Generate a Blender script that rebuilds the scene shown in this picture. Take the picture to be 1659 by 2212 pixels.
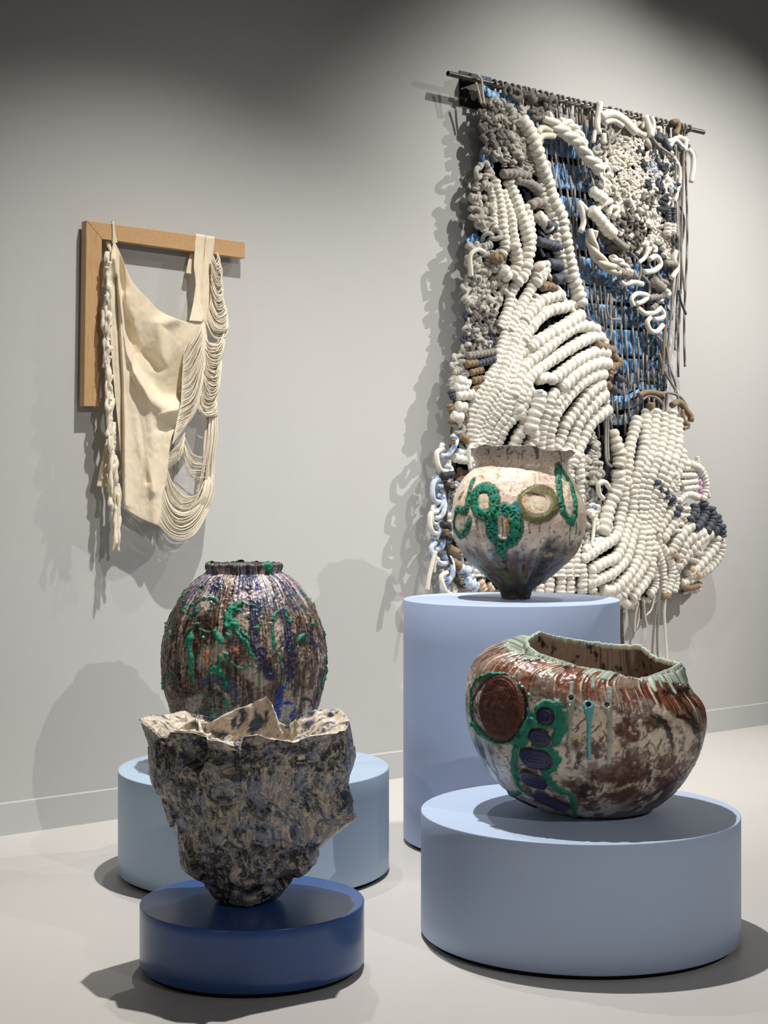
import bpy, bmesh, math, random
import numpy as np
from mathutils import Vector, Matrix

for _o in list(bpy.data.objects): bpy.data.objects.remove(_o)
C = bpy.context.scene.collection
RNG = random.Random(7)

# ---------------------------------------------------------------- camera
F, CX, HY, EYE = 3450.0, 829.5, 1065.0, 1.45          # focal in px, principal x, horizon y, eye height
cam_d = bpy.data.cameras.new('camera'); cam = bpy.data.objects.new('camera', cam_d); C.objects.link(cam)
cam_d.sensor_fit = 'VERTICAL'; cam_d.sensor_height = 24.0; cam_d.lens = F/2212*24.0
cam_d.shift_y = -(1106-HY)/2212
cam_d.clip_end = 60
cam.location = (0, 0, EYE); cam.rotation_euler = (math.pi/2, 0, 0)
bpy.context.scene.camera = cam

# ---------------------------------------------------------------- world
w = bpy.data.worlds.new('world'); bpy.context.scene.world = w; w.use_nodes = True
w.node_tree.nodes['Background'].inputs[0].default_value = (0.9, 0.95, 1.0, 1)
w.node_tree.nodes['Background'].inputs[1].default_value = 0.05
sc = bpy.context.scene
sc.view_settings.view_transform = 'Standard'; sc.view_settings.look = 'None'
sc.view_settings.exposure = 0.0; sc.view_settings.gamma = 1.0; sc.view_settings.use_curve_mapping = False

# ---------------------------------------------------------------- gallery spots (on ceiling tracks)
def spot(name, loc, aim, power, size, blend=0.6, color=(1, .965, .92), radius=.03):
    l = bpy.data.lights.new(name, 'SPOT'); o = bpy.data.objects.new(name, l); C.objects.link(o)
    l.energy = power; l.spot_size = math.radians(size); l.spot_blend = blend; l.color = color
    l.shadow_soft_size = radius
    o.location = loc
    o.rotation_euler = (Vector(aim)-Vector(loc)).to_track_quat('-Z', 'Y').to_euler()
    return o
spot('track_spot_main', (.0, 5.9, 4.7), (.35, 5.5, 0), 820, 120, 1.0)
spot('track_spot_rock', (-.55, 7.0, 4.7), (-.42, 4.9, .3), 170, 44, .8)
spot('track_spot_right', (5.0, -1.4, 5.6), (.15, 6.8, 1.1), 980, 34, 1.0)
spot('track_spot_left', (-5.8, -5.2, 4.7), (.9, 7.0, 1.0), 360, 26, 1.0)
spot('track_spot_hanging', (2.33, 7.39, 5.5), (1.2, 8.7, 1.6), 480, 80, 1.0)
spot('track_spot_hanging_side', (5.6, 8.4, 5.26), (1.4, 9.1, 1.7), 1380, 56, 1.0)

# ---------------------------------------------------------------- helpers
def D(px, py, Y):                       # a point of the photograph at depth Y
    return Vector(((px-CX)/F*Y, Y, EYE-(py-HY)/F*Y))
WN = Vector((.62857, -.77745, 0)).normalized()     # wall normal towards the room
WT = Vector((.77745, .62857, 0)).normalized()      # along the wall
W0 = Vector((0, 8.074, 0))
def W(px, py, n=0.0):                   # a point seen at px,py lying n metres in front of the wall
    d = Vector(((px-CX)/F, 1, -(py-HY)/F)); o = Vector((0, 0, EYE))
    t = ((W0+WN*n)-o).dot(WN)/d.dot(WN)
    return o+d*t
def Wnp(p, n):
    p = np.asarray(p, float); n = np.asarray(n, float)
    dx = (p[..., 0]-CX)/F; dz = -(p[..., 1]-HY)/F
    num = (W0.y*WN.y+n); t = num/(dx*WN.x+WN.y)
    return np.stack([dx*t, t, EYE+dz*t], -1)

def tag(o, label=None, cat=None, group=None, kind=None):
    if label: o['label'] = label
    if cat: o['category'] = cat
    if group: o['group'] = group
    if kind: o['kind'] = kind
    return o
def empty(name, loc, label=None, cat=None, group=None, kind=None):
    o = bpy.data.objects.new(name, None); C.objects.link(o); o.location = loc; o.empty_display_size = .05
    return tag(o, label, cat, group, kind)
def mesh_obj(name, verts, faces, mat, parent=None, smooth=True, col=None, world=True):
    """verts in world space; re-based on the parent's location"""
    v = np.asarray(verts, float)
    if parent is not None and world: v = v-np.array(parent.location)
    me = bpy.data.meshes.new(name)
    if isinstance(faces, np.ndarray):
        k = faces.shape[1]; n = len(faces)
        me.vertices.add(len(v)); me.vertices.foreach_set('co', v.astype(np.float32).ravel())
        me.loops.add(n*k); me.loops.foreach_set('vertex_index', faces.astype(np.int32).ravel())
        me.polygons.add(n); me.polygons.foreach_set('loop_start', np.arange(0, n*k, k, dtype=np.int32))
        me.update(calc_edges=True); me.validate()
    else:
        me.from_pydata([tuple(x) for x in v], [], faces)
    if smooth: me.polygons.foreach_set('use_smooth', [True]*len(me.polygons))
    if col is not None:
        a = me.color_attributes.new('Col', 'FLOAT_COLOR', 'POINT')
        c4 = np.ones((len(v), 4), np.float32); c4[:, :3] = col[:, :3]
        if col.shape[1] > 3: c4[:, 3] = col[:, 3]
        a.data.foreach_set('color', c4.ravel())
    if mat: me.materials.append(mat)
    o = bpy.data.objects.new(name, me); C.objects.link(o)
    if parent is not None: o.parent = parent
    return o

# node materials
def material(name, color=(.5, .5, .5), rough=.6, spec=.5, noise=0, nscale=20, bump=0, bscale=200, sheen=0, attr=False, metal=0, detail=4, coat=0):
    m = bpy.data.materials.new(name); m.use_nodes = True; nt = m.node_tree; b = nt.nodes['Principled BSDF']
    b.inputs['Roughness'].default_value = rough; b.inputs['Specular IOR Level'].default_value = spec
    b.inputs['Metallic'].default_value = metal; b.inputs['Sheen Weight'].default_value = sheen
    b.inputs['Coat Weight'].default_value = coat; b.inputs['Coat Roughness'].default_value = .12
    tc = nt.nodes.new('ShaderNodeTexCoord')
    src = None
    if attr:
        a = nt.nodes.new('ShaderNodeVertexColor'); a.layer_name = 'Col'; src = a.outputs[0]
    if noise or not attr:
        n = nt.nodes.new('ShaderNodeTexNoise'); n.inputs['Scale'].default_value = nscale; n.inputs['Detail'].default_value = detail
        nt.links.new(tc.outputs['Object'], n.inputs['Vector'])
        r = nt.nodes.new('ShaderNodeMapRange'); r.inputs['From Min'].default_value = .3; r.inputs['From Max'].default_value = .7
        r.inputs['To Min'].default_value = 1-noise; r.inputs['To Max'].default_value = 1+noise*.6
        nt.links.new(n.outputs['Fac'], r.inputs['Value'])
        vm = nt.nodes.new('ShaderNodeVectorMath'); vm.operation = 'SCALE'
        if src: nt.links.new(src, vm.inputs[0])
        else: vm.inputs[0].default_value = color
        nt.links.new(r.outputs[0], vm.inputs['Scale']); src = vm.outputs[0]
    nt.links.new(src, b.inputs['Base Color'])
    if bump:
        n2 = nt.nodes.new('ShaderNodeTexNoise'); n2.inputs['Scale'].default_value = bscale; n2.inputs['Detail'].default_value = 4
        nt.links.new(tc.outputs['Object'], n2.inputs['Vector'])
        bp = nt.nodes.new('ShaderNodeBump'); bp.inputs['Strength'].default_value = min(1, bump*20); bp.inputs['Distance'].default_value = bump*.05
        nt.links.new(n2.outputs['Fac'], bp.inputs['Height']); nt.links.new(bp.outputs[0], b.inputs['Normal'])
    return m

# numpy gradient-free value noise
def _h(ix, iy, iz, s):
    n = (ix*374761393+iy*668265263+iz*2147483647+s*974634777) & 0xFFFFFFFF
    n = ((n ^ (n >> 13))*1274126177) & 0xFFFFFFFF
    n = ((n ^ (n >> 16))*2246822519) & 0xFFFFFFFF
    return ((n ^ (n >> 15)) & 0xFFFFFF)/float(0xFFFFFF)
def vnoise(p, seed=0):
    p = np.asarray(p, float); i = np.floor(p).astype(np.int64); f = p-i; f = f*f*(3-2*f)
    r = 0
    for dx in (0, 1):
        for dy in (0, 1):
            for dz in (0, 1):
                wt = (f[..., 0] if dx else 1-f[..., 0])*(f[..., 1] if dy else 1-f[..., 1])*(f[..., 2] if dz else 1-f[..., 2])
                r = r+wt*_h(i[..., 0]+dx, i[..., 1]+dy, i[..., 2]+dz, seed)
    return r
def fbm(p, octv=4, seed=0, gain=.5):
    p = np.asarray(p, float); r = 0; a = 1; t = 0
    for k in range(octv):
        r = r+a*vnoise(p*2**k+17.3*k, seed+k); t += a; a *= gain
    return r/t
def sst(a, b, x):
    t = np.clip((x-a)/(b-a), 0, 1); return t*t*(3-2*t)
def mix(a, b, f):
    f = np.asarray(f)[..., None]; return a*(1-f)+np.asarray(b, float)*f
def srgb(r, g, b):
    return np.array([((c/255)/12.92 if c/255 <= .04045 else ((c/255+.055)/1.055)**2.4) for c in (r, g, b)])
def grid_faces(nu, nv, closed=True):     # nu around (closed), nv along
    u = np.arange(nu if closed else nu-1); v = np.arange(nv-1)
    U, V = np.meshgrid(u, v, indexing='ij'); U2 = (U+1) % nu
    f = np.stack([V*nu+U, V*nu+U2, (V+1)*nu+U2, (V+1)*nu+U], -1).reshape(-1, 4)
    return f
def lathe(prof, n, c=(0, 0, 0)):
    prof = np.asarray(prof, float); th = np.linspace(0, 2*np.pi, n, endpoint=False)
    v = np.stack([np.outer(prof[:, 0], np.cos(th)), np.outer(prof[:, 0], np.sin(th)), np.repeat(prof[:, 1:2], n, 1)], -1).reshape(-1, 3)+np.array(c)
    return v, grid_faces(n, len(prof))
def cat_rom(P, n):
    """resample a polyline smoothly to n points evenly along its length"""
    P = np.asarray(P, float)
    if len(P) == 2:
        return P[0]+(P[1]-P[0])*np.linspace(0, 1, n)[:, None]
    Q = np.vstack([2*P[0]-P[1], P, 2*P[-1]-P[-2]]); out = []
    for i in range(1, len(Q)-2):
        t = np.linspace(0, 1, 12, endpoint=False)[:, None]; a, b, c, d = Q[i-1], Q[i], Q[i+1], Q[i+2]
        out.append(.5*((2*b)+(-a+c)*t+(2*a-5*b+4*c-d)*t*t+(-a+3*b-3*c+d)*t**3))
    out = np.vstack(out+[P[-1:]])
    s = np.r_[0, np.cumsum(np.linalg.norm(np.diff(out, axis=0), axis=1))]
    q = np.linspace(0, s[-1], n)
    return np.stack([np.interp(q, s, out[:, k]) for k in range(P.shape[1])], 1)
def tube(path, rad, sides=8, cap=True, flat=None):
    """path Nx3, rad scalar or N; returns verts, quad faces (caps closed by shrinking rings)"""
    P = np.asarray(path, float); n = len(P); rad = np.broadcast_to(np.asarray(rad, float), (n,)).copy()
    T = np.gradient(P, axis=0); T /= np.linalg.norm(T, axis=1)[:, None]+1e-12
    up = np.array([0, 0, 1.]) if abs(T[0, 2]) < .9 else np.array([1., 0, 0])
    N = np.zeros_like(P); x = np.cross(T[0], up); N[0] = x/np.linalg.norm(x)
    for i in range(1, n):
        v = N[i-1]-T[i]*np.dot(N[i-1], T[i]); N[i] = v/(np.linalg.norm(v)+1e-12)
    B = np.cross(T, N)
    if cap:
        P = np.vstack([P[:1]-T[:1]*rad[0]*.25, P[:1], P, P[-1:], P[-1:]+T[-1:]*rad[-1]*.25])
        N = np.vstack([N[:1], N[:1], N, N[-1:], N[-1:]]); B = np.vstack([B[:1], B[:1], B, B[-1:], B[-1:]])
        rad = np.r_[rad[0]*.02, rad[0]*.7, rad, rad[-1]*.7, rad[-1]*.02]
    a = np.linspace(0, 2*np.pi, sides, endpoint=False)
    v = P[:, None]+rad[:, None, None]*(np.cos(a)[None, :, None]*N[:, None]+np.sin(a)[None, :, None]*B[:, None])
    return v.reshape(-1, 3), grid_faces(sides, len(P))
class Acc:                                # collects several pieces of ONE part
    def __init__(s): s.v = []; s.f = []; s.c = []; s.n = 0
    def add(s, v, f, col=None):
        s.v.append(v); s.f.append(f+s.n); s.n += len(v)
        if col is not None: s.c.append(np.broadcast_to(np.asarray(col, float), (len(v), len(col)) if np.ndim(col) == 1 else np.shape(col)))
    def build(s, name, mat, parent=None, smooth=True):
        if not s.n: return None
        return mesh_obj(name, np.vstack(s.v), np.vstack(s.f), mat, parent, smooth, np.vstack(s.c) if s.c else None)
def box_vf(lo, hi):
    (a, b, c), (d, e, f) = lo, hi
    v = np.array([(x, y, z) for x in (a, d) for y in (b, e) for z in (c, f)], float)
    q = np.array([(0, 1, 3, 2), (4, 6, 7, 5), (0, 4, 5, 1), (2, 3, 7, 6), (0, 2, 6, 4), (1, 5, 7, 3)])
    return v, q
# ================================================================= the room
M_wall = material('wall_paint', (.50, .50, .485), .75, .3, noise=.015, nscale=2, bump=.02, bscale=260)
M_base = material('baseboard_paint', (.50, .51, .50), .6, .3, noise=.02, nscale=3)
M_floor = material('floor_poured', (.57, .55, .53), .5, .35, noise=.02, nscale=1.3, bump=.006, bscale=120)
M_ceil = material('ceiling_paint', (.42, .41, .40), .8, .2, noise=.02, nscale=2)
def wp(u, n, z): return W0+WT*u+WN*n+Vector((0, 0, z))
UL, UR, NB, HT = -14.0, 5.9, 13.2, 5.9
def slab(name, p, q, kind='structure', mat=None):     # axis box in wall coordinates (u, n, z)
    v, f = box_vf(p, q); vv = [wp(*x) for x in v]
    bm = bmesh.new(); vs = [bm.verts.new(x) for x in vv]
    for k in f: bm.faces.new([vs[i] for i in k])
    bmesh.ops.recalc_face_normals(bm, faces=bm.faces)
    me = bpy.data.meshes.new(name); bm.to_mesh(me); bm.free(); me.materials.append(mat)
    o = bpy.data.objects.new(name, me); C.objects.link(o); o['kind'] = kind; return o
slab('floor', (UL-.1, -.1, -.1), (UR+.1, NB+.1, 0), mat=M_floor)['label'] = 'smooth pale grey poured gallery floor'
slab('wall_back', (UL-.1, -.1, 0), (UR+.1, 0, HT), mat=M_wall)['label'] = 'light grey painted gallery wall'
slab('wall_left', (UL-.1, 0, 0), (UL, NB, HT), mat=M_wall)
slab('wall_right', (UR, 0, 0), (UR+.1, NB, HT), mat=M_wall)
slab('wall_front', (UL-.1, NB, 0), (UR+.1, NB+.1, HT), mat=M_wall)
slab('ceiling', (UL-.1, -.1, HT), (UR+.1, NB+.1, HT+.1), mat=M_ceil)
# baseboard: flush board with a bright top lip
def extr(prof, u0, u1, name, mat):
    v = [wp(u0, n, z) for n, z in prof]+[wp(u1, n, z) for n, z in prof]; k = len(prof)
    f = [[i, (i+1) % k, k+(i+1) % k, k+i] for i in range(k)]+[list(range(k))[::-1], [k+i for i in range(k)]]
    return tag(mesh_obj(name, [tuple(x) for x in v], f, mat, smooth=False), kind='structure')
extr([(.0005, 0), (.014, 0), (.014, .134), (.011, .139), (.0005, .139)], UL, UR, 'baseboard_back', M_base)['label'] = 'low grey baseboard along the back wall'

# ================================================================= pedestals
def ped_mat(name, c, rough, spec, coat=0, bump=.012):
    return material(name, c, rough, spec, noise=.02, nscale=4, bump=bump, bscale=150, coat=coat)
M_gap = material('plinth_gap_black', (.01, .01, .012), .8, .2, noise=.1)
def pedestal(name, x, y, r, h, mat, label):
    e = empty(name, (x, y, 0), label, 'pedestal')
    g = .016; b = .0035
    pr = [(r*.5, g), (r-b, g), (r, g+b)]+[(r, g+b+(h-g-2*b)*k/6) for k in range(1, 7)]+[(r-b*.3, h-b*.3), (r-b, h), (r*.6, h), (.001, h)]
    v, f = lathe(pr, 160, (x, y, 0)); o = mesh_obj('drum', v, f, mat, e)
    for p in o.data.polygons: p.use_smooth = abs(p.normal.z) < .5
    v, f = lathe([(.001, 0), (r-.02, 0), (r-.02, g+.002), (.001, g+.002)], 96, (x, y, 0)); mesh_obj('recessed_base', v, f, M_gap, e, smooth=False)['label'] = 'black recessed base'
    return e
def cyl_fit(xl, xr, Dd):
    x = ((xl+xr)/2-CX)/F*Dd; r = (xr-xl)/2/F*Dd*.9965; return x, r
DBL, DRT, DRL, DTL = 4.905, 5.255, 6.14, 6.676
xb, rb = cyl_fit(303.2, 787.7, DBL); xr_, rr_ = cyl_fit(908, 1594, DRT)
xl_, rl_ = cyl_fit(257.5, 841.3, DRL); xt_, rt_ = cyl_fit(870.5, 1338, DTL)
HB, HR, HL, HTL = .200, .408, .400, 1.008
M_pb = ped_mat('paint_deep_blue', (.030, .085, .27), .28, .5, coat=.15, bump=.004)
M_pr = ped_mat('paint_periwinkle', (.44, .54, .73), .5, .35)
M_pl = ped_mat('paint_slate_blue', (.41, .54, .69), .45, .4, bump=.005)
M_pt = ped_mat('paint_mid_blue', (.43, .53, .76), .55, .3)
pedestal('pedestal', xb, DBL, rb, HB, M_pb, 'low glossy deep blue round pedestal under the jagged rock vessel')
pedestal('pedestal', xr_, DRT, rr_, HR, M_pr, 'wide periwinkle blue round pedestal under the large brown bowl vessel')
pedestal('pedestal', xl_, DRL, rl_, HL, M_pl, 'wide pale slate blue round pedestal behind the rock, under the tall drippy jar')
pedestal('pedestal', xt_, DTL, rt_, HTL, M_pt, 'tallest light blue round pedestal, under the footed white and green pot')
# ================================================================= glazed ceramics: fine grids whose relief and glaze colours are computed together
def project(v):
    return np.stack([CX+F*v[:, 0]/v[:, 1], HY-F*(v[:, 2]-EYE)/v[:, 1]], 1)
def normals(v, nu, nv, closed=True):
    g = v.reshape(nv, nu, 3)
    du = (np.roll(g, -1, 1)-np.roll(g, 1, 1)) if closed else np.gradient(g, axis=1)
    dv = np.gradient(g, axis=0)
    n = np.cross(du, dv); n /= np.linalg.norm(n, axis=2)[..., None]+1e-12
    return n.reshape(-1, 3)
class Surf:
    """parametric skin; strokes are authored where they are seen and laid on the skin in 3-D"""
    def __init__(s, v, nu, nv, sc, zm, wob=.35):
        s.v = v; s.nu, s.nv = nu, nv; s.n = normals(v, nu, nv); s.sc = sc     # sc: metres per photo px
        s.px = project(v); view = np.array([0, 0, EYE])-v
        s.front = np.where((s.n*view).sum(1) > 0)[0]
        s.zo, s.zs = zm                                  # zoom origin and scale the marks were read in
        s.d = np.zeros(len(v)); s.c = np.zeros((len(v), 3)); s.lab = np.zeros(len(v), int)
        q = v/sc/9.0; s.w = np.stack([fbm(q, 3, 11+k)-.5 for k in range(3)], 1)*2*sc*wob*9
    def at(s, x, y):
        p = np.array([s.zo[0]+x/s.zs, s.zo[1]+y/s.zs]); f = s.front
        i = f[np.argmin(((s.px[f]-p)**2).sum(1))]
        return s.v[i]
    def dist(s, pts, warp=1.0, xf=None):
        """signed distance in photo px to a stroke [(x, y, halfwidth)...] in zoom units"""
        A = np.array([s.at(p[0], p[1]) for p in pts]); r = np.array([p[2] for p in pts])/s.zs*s.sc
        if xf is not None: A = xf(A)
        V = s.v+s.w*warp
        if len(A) == 1: A = np.vstack([A, A+1e-6]); r = np.r_[r, r]
        lo = A.min(0)-r.max()*2.2-s.sc*8; hi = A.max(0)+r.max()*2.2+s.sc*8
        m = np.where(((V > lo) & (V < hi)).all(1))[0]
        out = np.full(len(V), 1e3)
        if not len(m): return out
        P = V[m]; best = np.full(len(m), 1e9)
        for i in range(len(A)-1):
            ab = A[i+1]-A[i]; t = np.clip(((P-A[i])@ab)/(ab@ab+1e-15), 0, 1)
            dd = np.linalg.norm(P-A[i]-t[:, None]*ab, axis=1)-(r[i]+(r[i+1]-r[i])*t)
            best = np.minimum(best, dd)
        out[m] = best/s.sc
        return out
    def stroke(s, pts, col, h=0, soft=1.2, alpha=1, label=None, warp=1.0, xf=None, dome=True):
        d = s.dist(pts, warp, xf); m = sst(soft, -soft, d)*alpha
        s.c = mix(s.c, 0, m)+np.asarray(col)*m[:, None] if np.ndim(col) == 1 else s.c*(1-m[:, None])+col*m[:, None]
        if h: s.d = s.d+h*s.sc*(sst(2, -5, d) if dome else sst(1, -1.5, d))
        if label: s.lab[d < .2] = label
        return d
    def oval(s, x, y, rx, ry, w, ang=0, n=20):
        a = np.linspace(0, 2*np.pi, n+1); c, q = math.cos(ang), math.sin(ang)
        return [(x+rx*math.cos(t)*c-ry*math.sin(t)*q, y+rx*math.cos(t)*q+ry*math.sin(t)*c, w) for t in a]
    def finish(s, names, mats, root, F4=None):
        """cut the skin into its parts: the body, and one object for every separate run of each raised glaze"""
        V = s.v+s.n*s.d[:, None]; V[:, 2] = np.maximum(V[:, 2], s.v[:, 2].min()+.001); faces = grid_faces(s.nu, s.nv) if F4 is None else F4
        L = np.max(s.lab[faces], 1); out = []
        for k in range(1, len(names)):
            ids = np.where(L == k)[0]
            if not len(ids): continue
            f = faces[ids]; u, inv = np.unique(f, return_inverse=True); inv = inv.reshape(-1, 4)
            lb = np.arange(len(u))
            while True:
                m = lb[inv].min(1); nl = lb.copy(); np.minimum.at(nl, inv.ravel(), np.repeat(m, 4)); nl = nl[nl]
                if (nl == lb).all(): break
                lb = nl
            fc = lb[inv[:, 0]]; cl, cn = np.unique(fc, return_counts=True)
            for c_, n_ in zip(cl, cn):
                sel = fc == c_
                if n_ < 60: L[ids[sel]] = 0; continue
                uu, ii = np.unique(f[sel], return_inverse=True)
                out.append(mesh_obj(names[k], V[uu], ii.reshape(-1, 4), mats[k], root, True, np.clip(s.c[uu], 0, 1)))
        f = faces[L == 0]; u, inv = np.unique(f, return_inverse=True); f2 = inv.reshape(-1, 4)
        out.append(mesh_obj(names[0], V[u], f2, mats[0], root, True, np.clip(s.c[u], 0, 1)))
        return out
def spin(cx, cy, ang):
    c, q = math.cos(ang), math.sin(ang)
    def f(A):
        B = A.copy(); x, y = A[:, 0]-cx, A[:, 1]-cy; B[:, 0] = cx+x*c-y*q; B[:, 1] = cy+x*q+y*c; return B
    return f
M_glz = material('painted_glaze', rough=.33, spec=.5, attr=True, noise=.12, nscale=60, bump=.02, bscale=260)
M_green = material('green_lava_glaze', rough=.5, spec=.4, attr=True, noise=.25, nscale=70, bump=.05, bscale=320)
M_cel = material('celadon_glaze', rough=.12, spec=.6, attr=True, noise=.08, nscale=50, coat=.6)
M_raw = material('rough_brown_clay', rough=.45, spec=.4, attr=True, noise=.3, nscale=60, bump=.06, bscale=240)
GRN = srgb(20, 128, 98); NAVY = srgb(30, 38, 78); CREAM = srgb(222, 203, 184); BRN = srgb(88, 56, 42); DRK = srgb(34, 27, 24)

# ---------------------------------------------------------------- tall drippy jar
def build_jar():
    cx, cy = (527.5-CX)/F*DRL, DRL; sc = DRL/F
    prof = [(1218, 76), (1220, 81), (1228, 81.5), (1236, 79), (1241, 86), (1248, 99), (1260, 112), (1272, 121.5), (1296, 140.5), (1320, 154), (1345, 164.5), (1369, 171.5), (1393, 176),
            (1417, 178), (1441, 177.5), (1465, 175), (1489, 170.5), (1513, 164.5), (1538, 156.5), (1562, 147), (1583, 137), (1610, 121), (1640, 102), (1655.5, 92)]
    P = cat_rom(np.array([(r, y) for y, r in prof], float), 330)
    z = EYE-(P[:, 1]-HY)*sc; z = HL+.001+(z-z[-1])*(1.0)
    nu = 620; v, _ = lathe(np.stack([P[:, 0]*sc, z], 1)[::-1], nu, (cx, cy, 0)); nv = len(P)
    th = np.tile(np.linspace(0, 2*np.pi, nu, endpoint=False), nv); zz = v[:, 2]
    s = Surf(v, nu, nv, sc, ((330, 1200), 4.1475), wob=.75)
    # streaky combed ground
    q = np.stack([np.cos(th)*9, np.sin(th)*9, zz*7], 1)
    a = fbm(q*1.2, 4, 3); b = fbm(q*2.1+5, 4, 9); st = fbm(np.stack([np.cos(th)*48, np.sin(th)*48, zz*9], 1), 3, 21)
    f2 = fbm(v*70, 3, 4)
    c = mix(np.tile(srgb(118, 92, 76), (len(v), 1)), CREAM*.82, sst(.50, .62, a*.5+st*.5+.03)); c = mix(c, BRN*.7, sst(.5, .62, b*.6+st*.4)); c = mix(c, DRK, sst(.60, .70, b*.5+f2*.5)*.8)
    comb = fbm(np.stack([np.cos(th)*75, np.sin(th)*75, zz*4], 1), 2, 31)
    c = c*(.30+.95*comb)[:, None]*.92; c = mix(c, DRK*.8, sst(.56, .64, fbm(v*120, 3, 77))*.7); c = mix(c, srgb(40, 60, 52), sst(.60, .64, fbm(v*26, 4, 78))*.8)
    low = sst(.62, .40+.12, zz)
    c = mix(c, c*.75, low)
    up = sst(.98, 1.10, zz); c = mix(c, mix(np.tile(srgb(52, 54, 110), (len(v), 1)), srgb(200, 190, 190), sst(.48, .56, st)), up*sst(.42, .55, a+.03)*.85)
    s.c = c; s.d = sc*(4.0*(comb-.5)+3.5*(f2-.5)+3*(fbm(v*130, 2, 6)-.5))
    right = spin(cx, cy, math.radians(-150)); left = spin(cx, cy, math.radians(150))
    def S(pts, col, h=0, lab=None, alpha=1, soft=1.5, warp=1.0):
        s.stroke(pts, col, h, soft, alpha, lab, warp)
        for xf in (right, left): s.stroke(pts, col, h, soft, alpha, lab, warp, xf)
    st3 = (.5+1.0*st)[:, None]
    for p in ([(480, 450, 60), (470, 500, 45)], [(420, 340, 35)], [(830, 540, 60), (840, 640, 40)], [(1110, 600, 35), (1130, 680, 25)], [(1230, 1290, 60), (1190, 1440, 60)], [(600, 860, 70), (420, 900, 50), (430, 1000, 40)],
              [(930, 330, 26)], [(620, 150, 45), (690, 230, 40)], [(800, 1000, 40), (980, 1150, 50)], [(1040, 720, 40), (1060, 860, 25)], [(1330, 850, 30), (1340, 1000, 30)], [(380, 1290, 60), (330, 1390, 60)], [(1400, 1250, 50)]):
        S(p, CREAM*.70, alpha=.62, soft=5, warp=2.6)
    for p in ([(930, 440, 60), (900, 560, 42), (905, 700, 36), (950, 850, 45), (990, 980, 50), (1060, 1080, 40)], [(1180, 500, 45), (1200, 650, 50), (1220, 800, 55), (1245, 900, 55), (1225, 1000, 50), (1230, 1110, 30)],
              [(600, 200, 50), (560, 300, 45)], [(870, 190, 70), (830, 290, 60)], [(1390, 650, 30), (1430, 780, 34), (1500, 830, 30)], [(1270, 460, 40)], [(150, 870, 36), (130, 1000, 40)], [(720, 760, 22), (760, 870, 20)]):
        S(p, NAVY*.75, .8, alpha=.9, soft=4, warp=2)
    for p in ([(450, 1140, 35), (560, 1095, 45), (700, 1150, 55), (740, 1240, 45)],): S(p, srgb(48, 66, 84), alpha=.85, soft=3)
    for p in ([(1165, 1190, 32), (1130, 1290, 36), (1120, 1400, 26), (1112, 1460, 18)], [(1240, 1440, 26), (1265, 1380, 16)], [(1190, 1320, 12), (1240, 1330, 16)]): S(p, srgb(30, 52, 140), 1, soft=1.5)
    for p in ([(470, 540, 45), (480, 590, 36)], [(385, 800, 26)], [(200, 1040, 70), (220, 1230, 60), (330, 1240, 40)], [(550, 1220, 55), (620, 1260, 30)], [(1185, 1215, 18), (1090, 1240, 18)], [(1260, 850, 20)], [(190, 640, 30), (170, 760, 24)]):
        S(p, DRK, .6, alpha=.85, soft=4, warp=2)
    ln = srgb(62, 34, 26)
    for p in ([(375, 440, 5), (430, 405, 5), (510, 405, 6), (550, 450, 6), (557, 540, 6), (548, 650, 5)], [(250, 610, 4), (270, 560, 4), (330, 480, 4)], [(430, 800, 6), (500, 720, 6), (540, 660, 6)], [(640, 820, 5), (700, 830, 5), (760, 960, 5)],
              [(260, 1255, 7), (500, 1262, 7)], [(300, 1330, 6), (830, 1340, 6)], [(280, 1385, 6), (520, 1390, 6)], [(380, 1305, 6), (840, 1300, 6)], [(420, 1415, 5), (560, 1410, 5)], [(500, 1230, 7), (510, 1440, 7)], s.oval(660, 1230, 150, 140, 5), s.oval(1375, 1370, 55, 90, 12), [(430, 650, 5), (520, 640, 5)],
              [(620, 560, 4), (590, 590, 4), (570, 640, 4)], [(1140, 740, 7), (1160, 800, 9), (1120, 860, 6)]):
        S(p, ln, .8, soft=1, warp=.4)
    S([(1375, 1300, 14), (1370, 1430, 18)], CREAM*.8, .5)
    for p in ([(480, 880, 24), (490, 980, 16)], [(180, 770, 12), (195, 840, 10)], [(750, 860, 14), (760, 800, 8)], [(570, 240, 10)]): S(p, srgb(190, 128, 70), .6, soft=3)
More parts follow.
